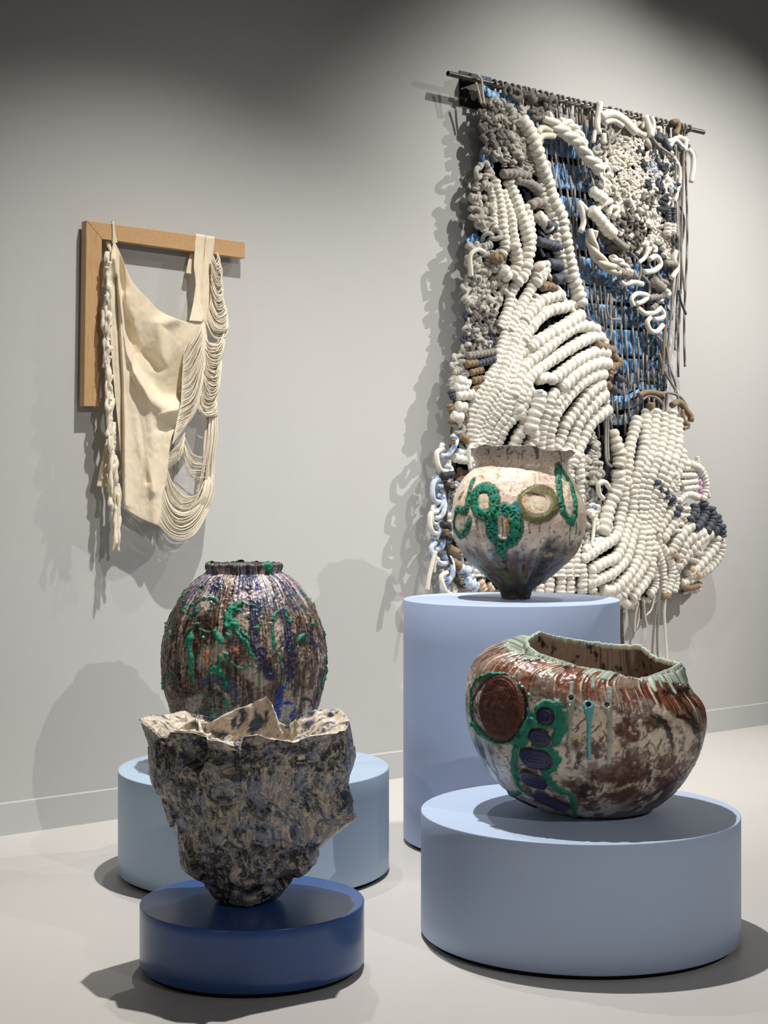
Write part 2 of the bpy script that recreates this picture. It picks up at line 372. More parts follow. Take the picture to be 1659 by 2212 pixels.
    Gs = [[(800, 425, 14), (740, 450, 30), (700, 500, 38), (680, 560, 42), (690, 610, 55), (730, 610, 45)], [(800, 425, 12), (860, 440, 8), (920, 455, 10)], [(740, 490, 20), (800, 500, 10)],
          [(730, 640, 30), (770, 710, 20), (840, 790, 18), (880, 850, 15), (905, 910, 11), (925, 960, 9), (950, 1050, 6), (970, 1200, 5)], [(790, 660, 13), (850, 730, 11)],
          [(340, 720, 35), (320, 800, 34), (340, 870, 24), (345, 960, 28), (340, 1000, 17), (355, 1080, 9), (365, 1200, 10)], [(400, 610, 14), (360, 640, 9), (300, 690, 9)],
          [(340, 450, 16), (400, 420, 10), (480, 380, 12)], [(500, 380, 12), (560, 385, 16), (580, 415, 12)], [(290, 470, 20), (285, 510, 12)], [(400, 500, 10), (340, 540, 14), (330, 580, 10)],
          [(500, 490, 8), (525, 488, 11)], [(420, 670, 11), (500, 685, 10)], [(560, 690, 28), (600, 750, 32), (620, 780, 20)], [(575, 650, 13), (560, 690, 14)], [(455, 735, 18)], [(500, 770, 13)],
          [(650, 880, 17), (655, 930, 14)], [(600, 900, 20), (590, 980, 22), (540, 1020, 22), (600, 1040, 20), (640, 1080, 16), (650, 1160, 16)], [(520, 1010, 14), (470, 1070, 9)],
          [(700, 965, 12), (740, 995, 8), (820, 1010, 14), (870, 980, 15)], [(1130, 500, 9), (1080, 540, 15), (1070, 620, 7), (1075, 740, 19), (1080, 790, 17), (1110, 860, 12), (1150, 950, 10), (1160, 1040, 8), (1180, 1150, 7), (1190, 1190, 10)],
          [(1180, 440, 10), (1200, 520, 11), (1220, 590, 15)], [(1230, 580, 8), (1290, 600, 7), (1350, 650, 6)], [(960, 620, 13), (940, 660, 19), (905, 655, 11)], [(1120, 340, 9), (1090, 380, 12)],
          [(1230, 320, 13), (1280, 380, 11), (1310, 430, 10)], [(1330, 720, 19), (1310, 760, 15), (1360, 700, 12)], [(310, 320, 11), (270, 370, 10), (250, 395, 6)], [(450, 280, 12), (400, 300, 8)], [(280, 410, 11)],
          [(118, 590, 16), (124, 640, 12)], [(150, 680, 14), (150, 740, 18)], [(100, 1100, 16), (100, 1190, 18)], [(155, 1150, 17)], [(90, 920, 14)], [(160, 1000, 11), (155, 1120, 11)],
          [(440, 1220, 12), (455, 1260, 13)], [(515, 1280, 18), (525, 1330, 10), (560, 1390, 17), (600, 1420, 15)], [(575, 1265, 11)], [(640, 1300, 22), (660, 1350, 19), (680, 1390, 14)], [(520, 1440, 22)],
          [(1010, 85, 30), (1040, 110, 32), (1060, 170, 20)], [(1215, 820, 9)], [(1500, 890, 9)], [(975, 555, 9)], [(665, 720, 22), (690, 740, 14)], [(240, 950, 9), (270, 985, 7)]]
    gcol = GRN*(.7+.7*fbm(v*55, 2, 8))[:, None]
    for p in Gs:
        for xf in (None, right, left):
            d = s.dist(p, .8, xf); m = sst(1.2, -1.2, d); s.c = s.c*(1-m[:, None])+gcol*m[:, None]
            s.d += sc*5.0*sst(1.5, -4, d)*(.8+.5*fbm(v*90, 2, 5)); s.lab[d < .3] = 1
    # crusty neck
    s.c = s.c*(np.where(s.lab == 1, 1, .62+.75*comb))[:, None]
    nk = sst(1.150, 1.172, zz); s.c = mix(s.c, mix(np.tile(DRK, (len(v), 1)), srgb(70, 62, 50), sst(.4, .6, f2)), nk*.75*(s.lab == 0)); s.d += nk*sc*7*(fbm(v*60, 3, 14)-.45)
    root = empty('ceramic_jar', (cx, cy, HL), 'swollen brown and navy ceramic jar with raised green drips, behind the jagged rock vessel', 'vase')
    s.finish(['body', 'green_glaze'], [M_glz, M_green], root)
    # inner wall so the mouth is hollow
    r0 = 76*sc; zt = z[0]+.001
    vi, fi = lathe([(r0+.006, zt-.008), (r0-.002, zt-.001), (r0-.012, zt-.012), (r0-.012, zt-.05), (r0+.02, zt-.10), (r0+.12, zt-.2), (r0+.12, zt-.5), (.001, zt-.72)], 96, (cx, cy, 0))
    mesh_obj('inner_wall', vi, fi, M_dark, root, col=np.tile(DRK, (len(vi), 1)))
M_dark = material('dark_inner_glaze', (.05, .04, .035), .5, .4, noise=.3, nscale=30)
build_jar()

# ---------------------------------------------------------------- footed white and green pot
def build_pot():
    sc = DTL/F; cy = DTL
    prof = [(971, 1016, 1242), (975, 1017, 1241), (985, 1021, 1234), (995, 1025, 1227), (1003, 1027, 1223.5), (1012, 1024, 1225), (1022, 1013, 1229), (1034, 1001, 1236.5), (1056, 988.5, 1247.5), (1085, 979, 1259), (1114, 975.5, 1265),
            (1143, 977.5, 1264), (1162, 982, 1258.5), (1181, 989.5, 1251), (1201, 1002, 1239), (1220, 1020, 1220), (1239, 1041, 1199), (1257, 1062, 1176), (1268, 1073, 1158), (1277, 1079, 1149.5), (1290, 1083, 1145.5), (1293.6, 1082, 1146)]
    P = cat_rom(np.array([((b-a)/2, y, (a+b)/2) for y, a, b in prof], float), 280)[::-1]
    z = EYE-(P[:, 1]-HY)*sc; z = HTL+.0005+(z-z[0]); nu = 520; nv = len(P)
    th = np.linspace(0, 2*np.pi, nu, endpoint=False)
    X = (P[:, 2][:, None]-CX)*sc+np.outer(P[:, 0]*sc, np.cos(th)); Y = cy+np.outer(P[:, 0]*sc, np.sin(th)); Z = np.repeat(z[:, None], nu, 1)
    # wavy, slightly tilted lip
    k = sst(z[-1]-.05, z[-1], Z)
    Z = Z+k*(.006*np.sin(3*th+1)+.004*np.sin(7*th)+.003*np.sin(13*th+2)-.010*np.cos(th)+.002)
    v = np.stack([X, Y, Z], -1).reshape(-1, 3); TH = np.tile(th, nv); zz = v[:, 2]; cx = (1114-CX)*sc
    s = Surf(v, nu, nv, sc, ((960, 950), 5.184), wob=.45)
    c3 = np.stack([np.cos(TH), np.sin(TH), zz*0], 1)
    f1 = fbm(v*30, 4, 2); f2 = fbm(v*110, 3, 5); st = fbm(c3*9+np.stack([zz*0, zz*0, zz*8], 1), 3, 7)
    c = mix(np.tile(srgb(226, 208, 190), (len(v), 1)), srgb(196, 176, 156), sst(.45, .65, f1)*.6)
    nk = sst(1.555, 1.62, zz)
    c = mix(c, mix(np.tile(srgb(172, 160, 150), (len(v), 1)), srgb(84, 74, 62), sst(.52, .7, f2)), nk*.85)
    c = mix(c, srgb(120, 104, 84), sst(.66, .72, f2)*.6)
    # dark mottled foot
    lim = 1.235+.06*(fbm(c3*5, 3, 40)-.5)*2+.03*(f1-.5)
    t = sst(lim+.035, lim-.035, zz); dk = np.tile(srgb(36, 33, 36), (len(v), 1))
    fl = fbm(c3*4.5+np.stack([zz*0, zz*0, zz*3], 1), 3, 50)
    dk = mix(dk, srgb(84, 88, 52), sst(.50, .56, fl)*sst(.35, .5, f2+.1)); dk = mix(dk, srgb(96, 70, 48), sst(.58, .62, fbm(c3*6+9, 3, 52))); dk = mix(dk, srgb(120, 116, 120), sst(.62, .70, fbm(c3*7+20+v*6, 3, 53))*.5)
    dk = mix(dk, srgb(30, 28, 22), sst(1.09, 1.02, zz))
    c = mix(c, dk, t); c = mix(c, srgb(70, 66, 70), sst(.55, .66, fbm(v*45, 3, 60))*sst(lim+.12, lim, zz)*.8)
    s.c = c; s.d = sc*(1.6*(f1-.5)*2+1.2*(f2-.5))
    bk = spin(cx, cy, math.radians(165)); bk2 = spin(cx, cy, math.radians(-125))
    def S(p, col, h=0, lab=None, alpha=1, soft=1.2, warp=1, back=True):
        s.stroke(p, col, h, soft, alpha, lab, warp)
        if back:
            s.stroke(p, col, h, soft, alpha, lab, warp, bk)
    blk = srgb(40, 34, 28)
    for p in ([(710, 95, 14), (705, 215, 9)], [(1020, 80, 32), (1030, 130, 26), (1032, 205, 14)], [(1285, 120, 14), (1320, 240, 15)], [(1340, 150, 10), (1350, 240, 6)], [(485, 130, 16), (490, 170, 8)], [(600, 380, 7), (590, 470, 5)],
              [(750, 440, 6), (745, 580, 5)], [(1010, 410, 8), (1020, 450, 5)], [(1060, 410, 8), (1065, 440, 5)], [(1130, 420, 6), (1160, 460, 5)], [(1180, 390, 7), (1200, 430, 5)], [(390, 410, 7), (440, 412, 8)], [(870, 150, 10), (865, 300, 6)],
              [(1410, 170, 8), (1400, 280, 6)], [(840, 385, 4), (940, 320, 4)]):
        S(p, blk, .3, alpha=.85, soft=2)
    # olive oval
    S(s.oval(1050, 715, 190, 165, 62), srgb(86, 78, 58), .8, alpha=.9, soft=3); S(s.oval(1050, 715, 180, 160, 36), srgb(112, 112, 62), 1, alpha=.85, soft=4)
    S([(960, 700, 90), (1080, 700, 90)], srgb(206, 170, 140), -.6, soft=2); S([(985, 705, 72), (1090, 705, 72)], srgb(216, 198, 170), .4, soft=2); S([(930, 600, 10), (1000, 600, 14), (1100, 620, 8), (1170, 690, 6)], blk, .5)
    for x, y in ((950, 1040), (1065, 1030)): S([(x, 930, 7), (x, y-15, 7), (x, y, 10)], srgb(150, 84, 64), .6, warp=.3)
    gc = GRN*(.55+.9*fbm(v*60, 2, 8))[:, None]
    pits = sst(.56, .66, fbm(v*150, 2, 77))
    def G(p, w=1):
        for xf in (None, bk):
            d0 = s.dist([(a, b, r+14) for a, b, r in p], 1, xf); m0 = sst(1.5, -1.5, d0)*.85; s.c = s.c*(1-m0[:, None])+srgb(58, 42, 30)*m0[:, None]
        for xf in (None, bk):
            d = s.dist(p, 1, xf); m = sst(1.2, -1.2, d); s.c = s.c*(1-m[:, None])+(gc*(1-.75*pits)[:, None])*m[:, None]
            s.d += sc*4*sst(1.5, -4, d)*(.9-.5*pits); s.lab[d < .3] = 1
    G(s.oval(452, 685, 116, 155, 54)); G([(320, 450, 30), (290, 560, 26), (270, 700, 36), (250, 800, 36)]); G([(130, 800, 40), (110, 900, 22), (115, 1000, 30), (170, 1080, 36), (250, 1010, 36), (275, 900, 32)]); G([(150, 780, 34), (220, 800, 34)])
    G(s.oval(672, 965, 142, 185, 68)); G([(640, 1180, 60), (640, 1270, 40), (680, 1340, 16)]); G([(1275, 300, 42), (1270, 400, 38), (1290, 560, 34), (1300, 700, 34), (1330, 810, 34), (1400, 900, 44), (1430, 930, 30)]); G([(1300, 300, 40), (1350, 390, 40), (1420, 520, 40), (1462, 680, 38), (1462, 850, 36), (1440, 910, 36)])
    for p in ([(1405, 940, 15), (1400, 1080, 11), (1398, 1190, 9)], [(1480, 930, 12), (1470, 1060, 13)], [(375, 880, 9), (372, 1020, 5)], [(355, 900, 9), (358, 980, 4)]): S(p, GRN*.9, .8, warp=.3)
    S([(1370, 480, 30), (1385, 620, 34), (1410, 760, 26)], srgb(200, 184, 156), .2, soft=2); S([(430, 640, 40), (430, 730, 40)], srgb(205, 190, 165), .2, soft=2)
    s.lab[s.dist([(1370, 480, 30), (1385, 620, 34), (1410, 760, 26)], 1) < .3] = 0
    for p in ([(655, 900, 55), (655, 1060, 50)],): S(p, srgb(200, 186, 165), .2, soft=2)
    S([(720, 880, 16), (700, 950, 22), (690, 1050, 16)], srgb(170, 120, 66), 1.5, soft=2); S([(645, 880, 6), (655, 1000, 6), (648, 1090, 4)], blk, -1, warp=.5); S([(200, 590, 25), (170, 660, 30)], srgb(110, 88, 62), .5, soft=3); S([(790, 720, 28), (840, 790, 22)], srgb(30, 130, 138), .5, soft=3)
    S([(170, 930, 38), (200, 970, 34)], srgb(205, 190, 165), .2, soft=2)
    for x, y in ((360, 1170), (1120, 1260), (1180, 1280), (1130, 1300)): S([(x, y, 22)], srgb(190, 150, 60), .3, alpha=.8, soft=4, warp=2)
    for p in ([(1400, 1270, 26), (1320, 1330, 22), (1180, 1420, 16), (1120, 1470, 20)], [(1010, 1230, 20), (930, 1330, 18), (900, 1400, 14)], [(610, 1320, 20), (640, 1420, 24)]): S(p, srgb(122, 88, 62), .4, alpha=.85, soft=3, warp=2)
    for p in ([(680, 1490, 40), (720, 1590, 50)], [(860, 1500, 30), (890, 1600, 42)], [(1250, 1470, 34), (1050, 1560, 30)], [(400, 1380, 30), (480, 1470, 26)]): S(p, srgb(92, 98, 56), .4, alpha=.95, soft=4, warp=2)
    S([(318, 215, 14), (312, 320, 12)], srgb(190, 140, 40), 1)
    root = empty('footed_pot', (cx, cy, HTL), 'cream flared pot with green ring glazes on a small dark foot, on the tallest pedestal', 'vase')
    s.finish(['body', 'green_glaze'], [M_glz, M_green], root)
    # inner skin hanging from the lip
    V = (s.v+s.n*s.d[:, None]).reshape(nv, nu, 3); lip = V[-1]; c0 = lip.mean(0); rings = [lip]
    for dz, k in ((.0005, .985), (-.006, .95), (-.025, .87), (-.045, .82), (-.07, .82), (-.10, .9), (-.2, 1.08), (-.36, .95), (-.5, .4), (-.56, .02)):
        r = c0+(lip-c0)*[k, k, 1]; r[:, 2] += dz; rings.append(r)
    I = np.vstack(rings); colr = np.tile(srgb(190, 178, 160), (len(I), 1)); colr[:nu*3] = srgb(222, 210, 190)
    mesh_obj('inner_wall', I, grid_faces(nu, len(rings)), M_glz, root, col=colr)
build_pot()

# ---------------------------------------------------------------- wide bowl vessel with a slanting gathered mouth
def build_bowl():
    sc = DRT/F; cx, cy = (1262-CX)*sc, DRT
    rim = [(1471, 1436, 5.24), (1454, 1446, 5.14), (1404, 1464, 5.06), (1371, 1474, 5.02), (1328, 1456, 5.01), (1288, 1449, 5.02), (1255, 1445, 5.03), (1202, 1428, 5.05), (1162, 1416, 5.10), (1139, 1400, 5.18), (1135, 1386, 5.26),
           (1162, 1368, 5.37), (1202, 1379, 5.43), (1275, 1390, 5.49), (1340, 1396, 5.49), (1385, 1397, 5.45), (1418, 1422, 5.38), (1450, 1431, 5.31)]
    R = np.array([D(*p) for p in rim]); rc = R.mean(0); ang = np.unwrap(np.arctan2(R[:, 1]-rc[1], R[:, 0]-rc[0]))
    if ang[-1] < ang[0]: ang = -ang; sgn = -1
    else: sgn = 1
    nu = 760; th = np.linspace(0, 2*np.pi, nu, endpoint=False)
    base = (sgn*th) % (2*np.pi)
    aa = np.r_[ang-2*np.pi, ang, ang+2*np.pi]; RR = np.vstack([R, R, R])
    q = (sgn*th-ang[0]) % (2*np.pi)+ang[0]
    rimc = np.stack([np.interp(q, aa, RR[:, k]) for k in range(3)], 1)
    for _ in range(8): rimc = (np.roll(rimc, 1, 0)+rimc*2+np.roll(rimc, -1, 0))/4
    def ring(px, z, r, tilt=0, ry=None, rb=1.0):
        x = np.cos(th)*r; y = np.sin(th)*(ry or r); zz = z-tilt*x/r
        return np.stack([(px-CX)*sc+x, cy+y, z-tilt*np.cos(th)+0*x], 1)
    zb = HR+.001
    lv = [ring(1285, zb, .135), ring(1282, zb+.012, .185, .002), ring(1270, zb+.075, .285, .004), ring(1264, zb+.185, .360, .012), ring(1264, zb+.30, .391, .022), ring(1262, zb+.385, .385, .034), ring(1258, zb+.455, .345, .045)]
    s0 = lv[-1]; out = s0*.42+rimc*.58; out[:, 2] += .018; rr = rimc.copy(); rr[:, :2] = rc[:2]+(rr[:, :2]-rc[:2])*1.05; rr[:, 2] -= .018
    lv += [out, rr, rimc]
    K = np.stack(lv, 0)                                   # levels x nu x 3
    Q = np.concatenate([2*K[:1]-K[1:2], K, 2*K[-1:]-K[-2:-1]]); seg = []
    for i in range(1, len(Q)-2):
        n = 36 if i > 6 else 34
        if i == 1: n = 8
        if i == len(Q)-3: n = 14
        t = np.linspace(0, 1, n, endpoint=False)[:, None, None]; a, b, c_, d_ = Q[i-1], Q[i], Q[i+1], Q[i+2]
        seg.append(.5*((2*b)+(-a+c_)*t+(2*a-5*b+4*c_-d_)*t*t+(-a+3*b-3*c_+d_)*t**3))
    G = np.concatenate(seg+[K[-1:]]); nv = len(G); v = G.reshape(-1, 3); TH = np.tile(th, nv)
    s = Surf(v, nu, nv, sc, ((990, 1350), 3.0164), wob=.45)
    # distance down from the rim, metres
    dl = np.linalg.norm(np.diff(G, axis=0), axis=2); dn = np.vstack([np.cumsum(dl[::-1], 0)[::-1], np.zeros((1, nu))]).ravel(); zz = v[:, 2]
    cth = np.stack([np.cos(TH), np.sin(TH), dn*0], 1)
    comb = fbm(cth*60+np.stack([dn*0, dn*0, dn*6], 1), 2, 3); st = fbm(cth*20+np.stack([dn*0, dn*0, dn*8], 1), 3, 5)
    f1 = fbm(v*16, 4, 9); f2 = fbm(v*75, 3, 10); f3 = fbm(v*34+3, 4, 12)
    c = np.tile(srgb(205, 192, 176), (len(v), 1)); c = mix(c, srgb(120, 104, 94), sst(.46, .58, f1)*.85); c = mix(c, srgb(92, 54, 38), sst(.50, .58, f3*.6+f1*.4)*.85); c = mix(c, srgb(225, 210, 192), sst(.60, .64, fbm(v*60, 3, 44))*.6)
    c = mix(c, srgb(60, 40, 32), sst(.60, .68, f2)*.7)
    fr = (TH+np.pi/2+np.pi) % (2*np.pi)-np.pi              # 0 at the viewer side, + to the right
    sh = sst(.27, .19, dn+.05*(st-.5)+.03*(f1-.5)); c = mix(c, mix(np.tile(srgb(124, 72, 50), (len(v), 1)), srgb(62, 38, 28), sst(.45, .6, comb)), sh); c = mix(c, CREAM*.9, sh*sst(.58, .64, comb*.5+st*.5)); c = mix(c, srgb(150, 136, 122), sh*sst(.52, .60, f1)*.6)
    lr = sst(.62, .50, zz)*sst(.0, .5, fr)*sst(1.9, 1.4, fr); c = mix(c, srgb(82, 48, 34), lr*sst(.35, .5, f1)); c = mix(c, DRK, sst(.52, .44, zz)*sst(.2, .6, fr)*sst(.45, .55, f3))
    lb = sst(.70, .62, zz)*sst(-.8, -1.1, fr); c = mix(c, mix(np.tile(srgb(196, 192, 190), (len(v), 1)), srgb(58, 82, 112), sst(.45, .55, fbm(v*[22, 22, 9], 3, 33))), lb)
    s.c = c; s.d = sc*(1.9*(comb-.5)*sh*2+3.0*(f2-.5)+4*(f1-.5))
    S = s.stroke
    for p in ([(1240, 590, 8), (1330, 620, 26), (1370, 700, 22), (1395, 790, 14), (1385, 850, 10)], [(1400, 440, 14), (1500, 560, 22), (1560, 680, 22), (1570, 780, 18), (1540, 880, 20)], [(1420, 600, 20), (1500, 620, 22), (1550, 700, 24)], [(1500, 930, 14), (1400, 1020, 22), (1290, 1090, 28), (1170, 1150, 24)],
              [(1550, 520, 14), (1590, 620, 14)], [(1480, 400, 10), (1540, 470, 12), (1580, 560, 10)], [(1240, 920, 20), (1235, 1020, 16)], [(830, 1060, 34), (810, 1110, 24)], [(790, 850, 20), (765, 930, 14)], [(1350, 440, 20), (1440, 430, 24), (1500, 400, 14)], [(1540, 800, 10), (1440, 960, 8)], [(720, 640, 8), (715, 800, 9), (712, 910, 7)], [(1180, 1190, 24), (1080, 1240, 16)]):
        S(p, DRK, 1.0, 2, .9, warp=1.6)
    for p in ([(1430, 430, 26), (1500, 420, 18)], [(1330, 430, 14)], [(1440, 470, 16)]): S(p, srgb(44, 28, 20), 5, 2, 1, warp=2)
    for p in ([(960, 960, 60), (1080, 960, 90), (1180, 980, 60), (1050, 1100, 90)], ): S(p, srgb(84, 46, 32), .5, 6, .85, warp=3)
    for p in ([(1290, 720, 40), (1300, 800, 50), (1340, 820, 30)], [(1290, 560, 26), (1400, 610, 22), (1480, 680, 16)], [(760, 620, 30), (860, 560, 20)], [(900, 560, 24), (1000, 600, 30)], [(850, 700, 50)], [(660, 860, 30), (680, 980, 40)], [(300, 850, 30), (320, 1000, 34)], [(1180, 1030, 12), (990, 1080, 12)], [(1400, 650, 26)]):
        S(p, srgb(214, 200, 178), .3, 5, .85, warp=2.5)
    for p in ([(860, 640, 6), (940, 700, 6)], [(1000, 790, 10), (1070, 810, 8)], [(740, 720, 12), (790, 740, 9)], [(1380, 560, 10), (1430, 620, 10)]): S(p, srgb(196, 184, 120), .3, 2, .7)
    for p in ([(1360, 530, 9), (1400, 590, 7)], [(1320, 750, 9), (1290, 840, 7)], [(1345, 820, 6), (1345, 850, 5)], [(320, 860, 6), (335, 910, 6)], [(890, 780, 6), (880, 820, 5)]): S(p, srgb(24, 92, 62), .5, 1.5, .9)
    rr2 = random.Random(5)
    for k in range(46):                                   # scratched sgraffito marks
        x = rr2.uniform(780, 1260); y = rr2.uniform(540, 1080) if k < 34 else rr2.uniform(560, 760); l = rr2.uniform(30, 90)
        a = math.radians(rr2.uniform(100, 150) if k % 3 else rr2.uniform(20, 80)); S([(x, y, 4.2), (x+l*.5*math.cos(a)+6, y+l*.5*math.sin(a), 4.4), (x+l*math.cos(a), y+l*math.sin(a), 3.4)], srgb(96, 44, 30), -1.4, .9, .95, warp=.3)
    for k in range(12):
        x = rr2.uniform(1080, 1560); y = rr2.uniform(800, 1060); r = rr2.uniform(18, 60); S(s.oval(x, y, r*.6, r, 3.8, rr2.uniform(-.4, .4), 12), srgb(92, 50, 34), -1.2, .9, .9, warp=.4)
    for k in range(14):
        y = 830+k*17; S([(225+k*3, y, 2.6), (225+k*3+rr2.uniform(40, 90), y+rr2.uniform(-6, 26), 2.2)], srgb(46, 66, 92), 0, .9, .9, warp=.4)
    for p in ([(110, 700, 22), (150, 850, 26), (200, 980, 24)], [(200, 800, 14), (250, 950, 18), (270, 1080, 14)]): S(p, srgb(42, 62, 90), .3, 4, .8, warp=2)
    # green lava glaze and the applied discs
    gc = srgb(24, 124, 98)*(.7+.6*fbm(v*40, 2, 8))[:, None]
    def G_(p):
        d = s.dist([(a_, b_, r_*1.25) for a_, b_, r_ in p], 1.1); m = sst(1.2, -1.2, d); s.c = s.c*(1-m[:, None])+gc*m[:, None]; s.d += sc*5.5*sst(1.5, -5, d); s.lab[d < .3] = 1
    brn = s.stroke(s.oval(268, 545, 178, 206, 16), srgb(50, 30, 22), 0, 2)
    for p in (s.oval(268, 545, 192, 218, 9)[:9]+[(110, 640, 20), (200, 735, 22)], [(110, 640, 18), (90, 540, 12), (90, 420, 12), (130, 350, 10), (200, 325, 12), (280, 322, 12), (345, 350, 12)], [(345, 355, 16)], [(400, 390, 12), (415, 410, 9)], [(250, 755, 16), (350, 755, 20), (420, 735, 18)], [(455, 465, 14)]): G_(p)
    G_([(530, 545, 26), (570, 520, 22), (640, 530, 34), (665, 600, 34), (660, 680, 34), (640, 760, 22)]); G_([(500, 600, 30), (560, 640, 30), (610, 640, 20)]); G_([(470, 640, 34), (440, 700, 34), (420, 770, 26)]); G_([(500, 790, 20), (600, 800, 20), (650, 870, 24), (620, 930, 20), (560, 950, 22), (590, 1000, 22), (640, 1060, 22), (720, 1090, 18), (755, 1160, 18), (762, 1250, 18)])
    G_([(380, 800, 20), (365, 900, 20), (365, 960, 22), (390, 1040, 14), (440, 1090, 18), (480, 1110, 14)]); G_([(400, 1090, 16), (345, 1090, 22), (335, 1140, 16), (370, 1190, 18)])
    def disc(x, y, rx, ry, ang, col, h, lab, ringc):
        d = s.dist([(x-(rx-ry if rx > ry else 0)*math.cos(ang), y-(rx-ry if rx > ry else 0)*math.sin(ang), min(rx, ry)), (x+(rx-ry if rx > ry else 0)*math.cos(ang), y+(rx-ry if rx > ry else 0)*math.sin(ang), min(rx, ry))], .5)
        m = sst(1, -1, d); rings = .5+.5*np.sin(d*.75+3*f2); cc = np.asarray(col)*(.35+.35*rings+.9*f2)[:, None]; cc = mix(cc, ringc, sst(-5, -2, d)); s.c = s.c*(1-m[:, None])+cc*m[:, None]; s.d = s.d*(1-m)+m*(sc*(h*sst(0, -4, d)+rings*.6)); s.lab[d < .2] = lab
        return d
    for x, y, rx, ry, a in ((565, 592, 60, 54, .2), (530, 732, 80, 56, .1), (500, 872, 112, 74, .15), (490, 1012, 100, 68, .35), (605, 1150, 134, 76, .45), (430, 1172, 90, 50, .4)):
        disc(x, y, rx, ry, a, srgb(30, 34, 74), 4, 3, srgb(52, 34, 26))
    # the big disc is slightly taller than wide
    A = s.at(268, 545); d = (np.linalg.norm((s.v+s.w*.3-A)/[1, 1, 1.12], axis=1)-188/3.0164*sc)/sc
    m = sst(1, -1, d); ringz = .5+.5*np.sin(d*1.1+1.5*f2); cc = srgb(98, 48, 32)*(.35+1.2*f3*(.6+.6*ringz*sst(-22, -8, d)))[:, None]; s.c = s.c*(1-m[:, None])+cc*m[:, None]; s.d = s.d*(1-m)+m*sc*(7*sst(0, -4, d)+7*(fbm(v*45, 4, 15)-.45)*sst(-6, -14, d)+ringz*1.4*sst(-24, -10, d)); s.lab[d < .2] = 2
    # celadon gathered lip and its drips
    drip = .072+.025*fbm(cth*7, 2, 70)+.05*sst(.55, .7, fbm(cth*18, 2, 71))*.8
    lipm = sst(drip+.004, drip-.004, dn); pl = fbm(cth*34+np.stack([dn*0, dn*0, dn*3], 1), 2, 72)
    lc = mix(np.tile(srgb(166, 180, 166), (len(v), 1)), srgb(80, 66, 50), sst(.60, .70, pl)*.8); lc = mix(lc, srgb(205, 212, 196), sst(.4, .3, pl))
    s.c = mix(s.c, 0, lipm)+lc*lipm[:, None]; s.d = s.d*(1-lipm)+lipm*sc*(2+7*(pl-.5)); s.lab[lipm > .5] = 4
    for p, col in (([(735, 480, 28), (735, 560, 22), (722, 700, 13), (716, 780, 10)], srgb(150, 158, 138)), ([(848, 530, 36), (850, 560, 28), (851, 640, 15), (851, 760, 12), (850, 868, 11)], srgb(96, 172, 178)), ([(972, 535, 34), (982, 600, 16), (985, 750, 14), (980, 900, 16)], srgb(160, 166, 150)), ([(880, 360, 16), (882, 405, 14)], srgb(165, 180, 165)), ([(985, 420, 22), (990, 500, 12)], srgb(165, 175, 165)), ([(740, 380, 14), (735, 470, 12)], srgb(165, 175, 160))):
        d = s.dist(p, .25); m = sst(1, -1, d); s.c = s.c*(1-m[:, None])+col*m[:, None]; s.d += sc*4.5*sst(1, -4, d); s.lab[d < .2] = 4
    for x, y in ((737, 478), (848, 522), (970, 522)):
        d = s.dist([(x, y, 17)], .2); m = sst(1, -1, d); s.c = s.c*(1-m[:, None])+srgb(40, 30, 24)*m[:, None]; s.d -= sc*7*sst(1, -3, d)
    root = empty('bowl_vessel', (cx, cy, HR), 'wide brown and cream ceramic bowl with a gathered pale green rim and green-edged discs', 'vase')
    s.finish(['body', 'green_glaze', 'brown_disc', 'navy_disc', 'celadon_rim'], [M_glz, M_green, M_raw, M_glz, M_cel], root)
    V = (s.v+s.n*s.d[:, None]).reshape(nv, nu, 3); lip = V[-1]; c0 = lip.mean(0); rings = [lip]; bead = .012
    for dz, k in ((.006, .985), (.004, .955), (-.012, .94), (-.04, .97), (-.09, 1.04), (-.16, 1.12), (-.26, 1.15), (-.38, .95), (-.45, .5), (-.46, .01)):
        r = c0+(lip-c0)*[k, k, max(0, 1+dz*3)]; r[:, 2] += dz; rings.append(r)
    I = np.vstack(rings)
    I = cat_lin(np.stack(rings, 0), 6); n2 = I.shape[0]; I = I.reshape(-1, 3)
    fi = fbm(I*16, 4, 90); fl = fbm(I*45, 3, 91); ci = mix(np.tile(srgb(150, 128, 110), (len(I), 1)), srgb(40, 30, 26), sst(.56, .60, fi*.5+fl*.5)); rl = np.repeat(np.arange(n2), nu)
    ci = mix(ci, srgb(178, 192, 176), sst(17, 12, rl)); I = I+(np.random.RandomState(1).rand(*I.shape)-.5)*0
    mesh_obj('inner_wall', I, grid_faces(nu, n2), M_glz, root, col=ci)
def cat_lin(K, n):
    out = []
    for i in range(len(K)-1):
        for t in np.linspace(0, 1, n, endpoint=False): out.append(K[i]*(1-t)+K[i+1]*t)
    out.append(K[-1]); return np.stack(out)
build_bowl()
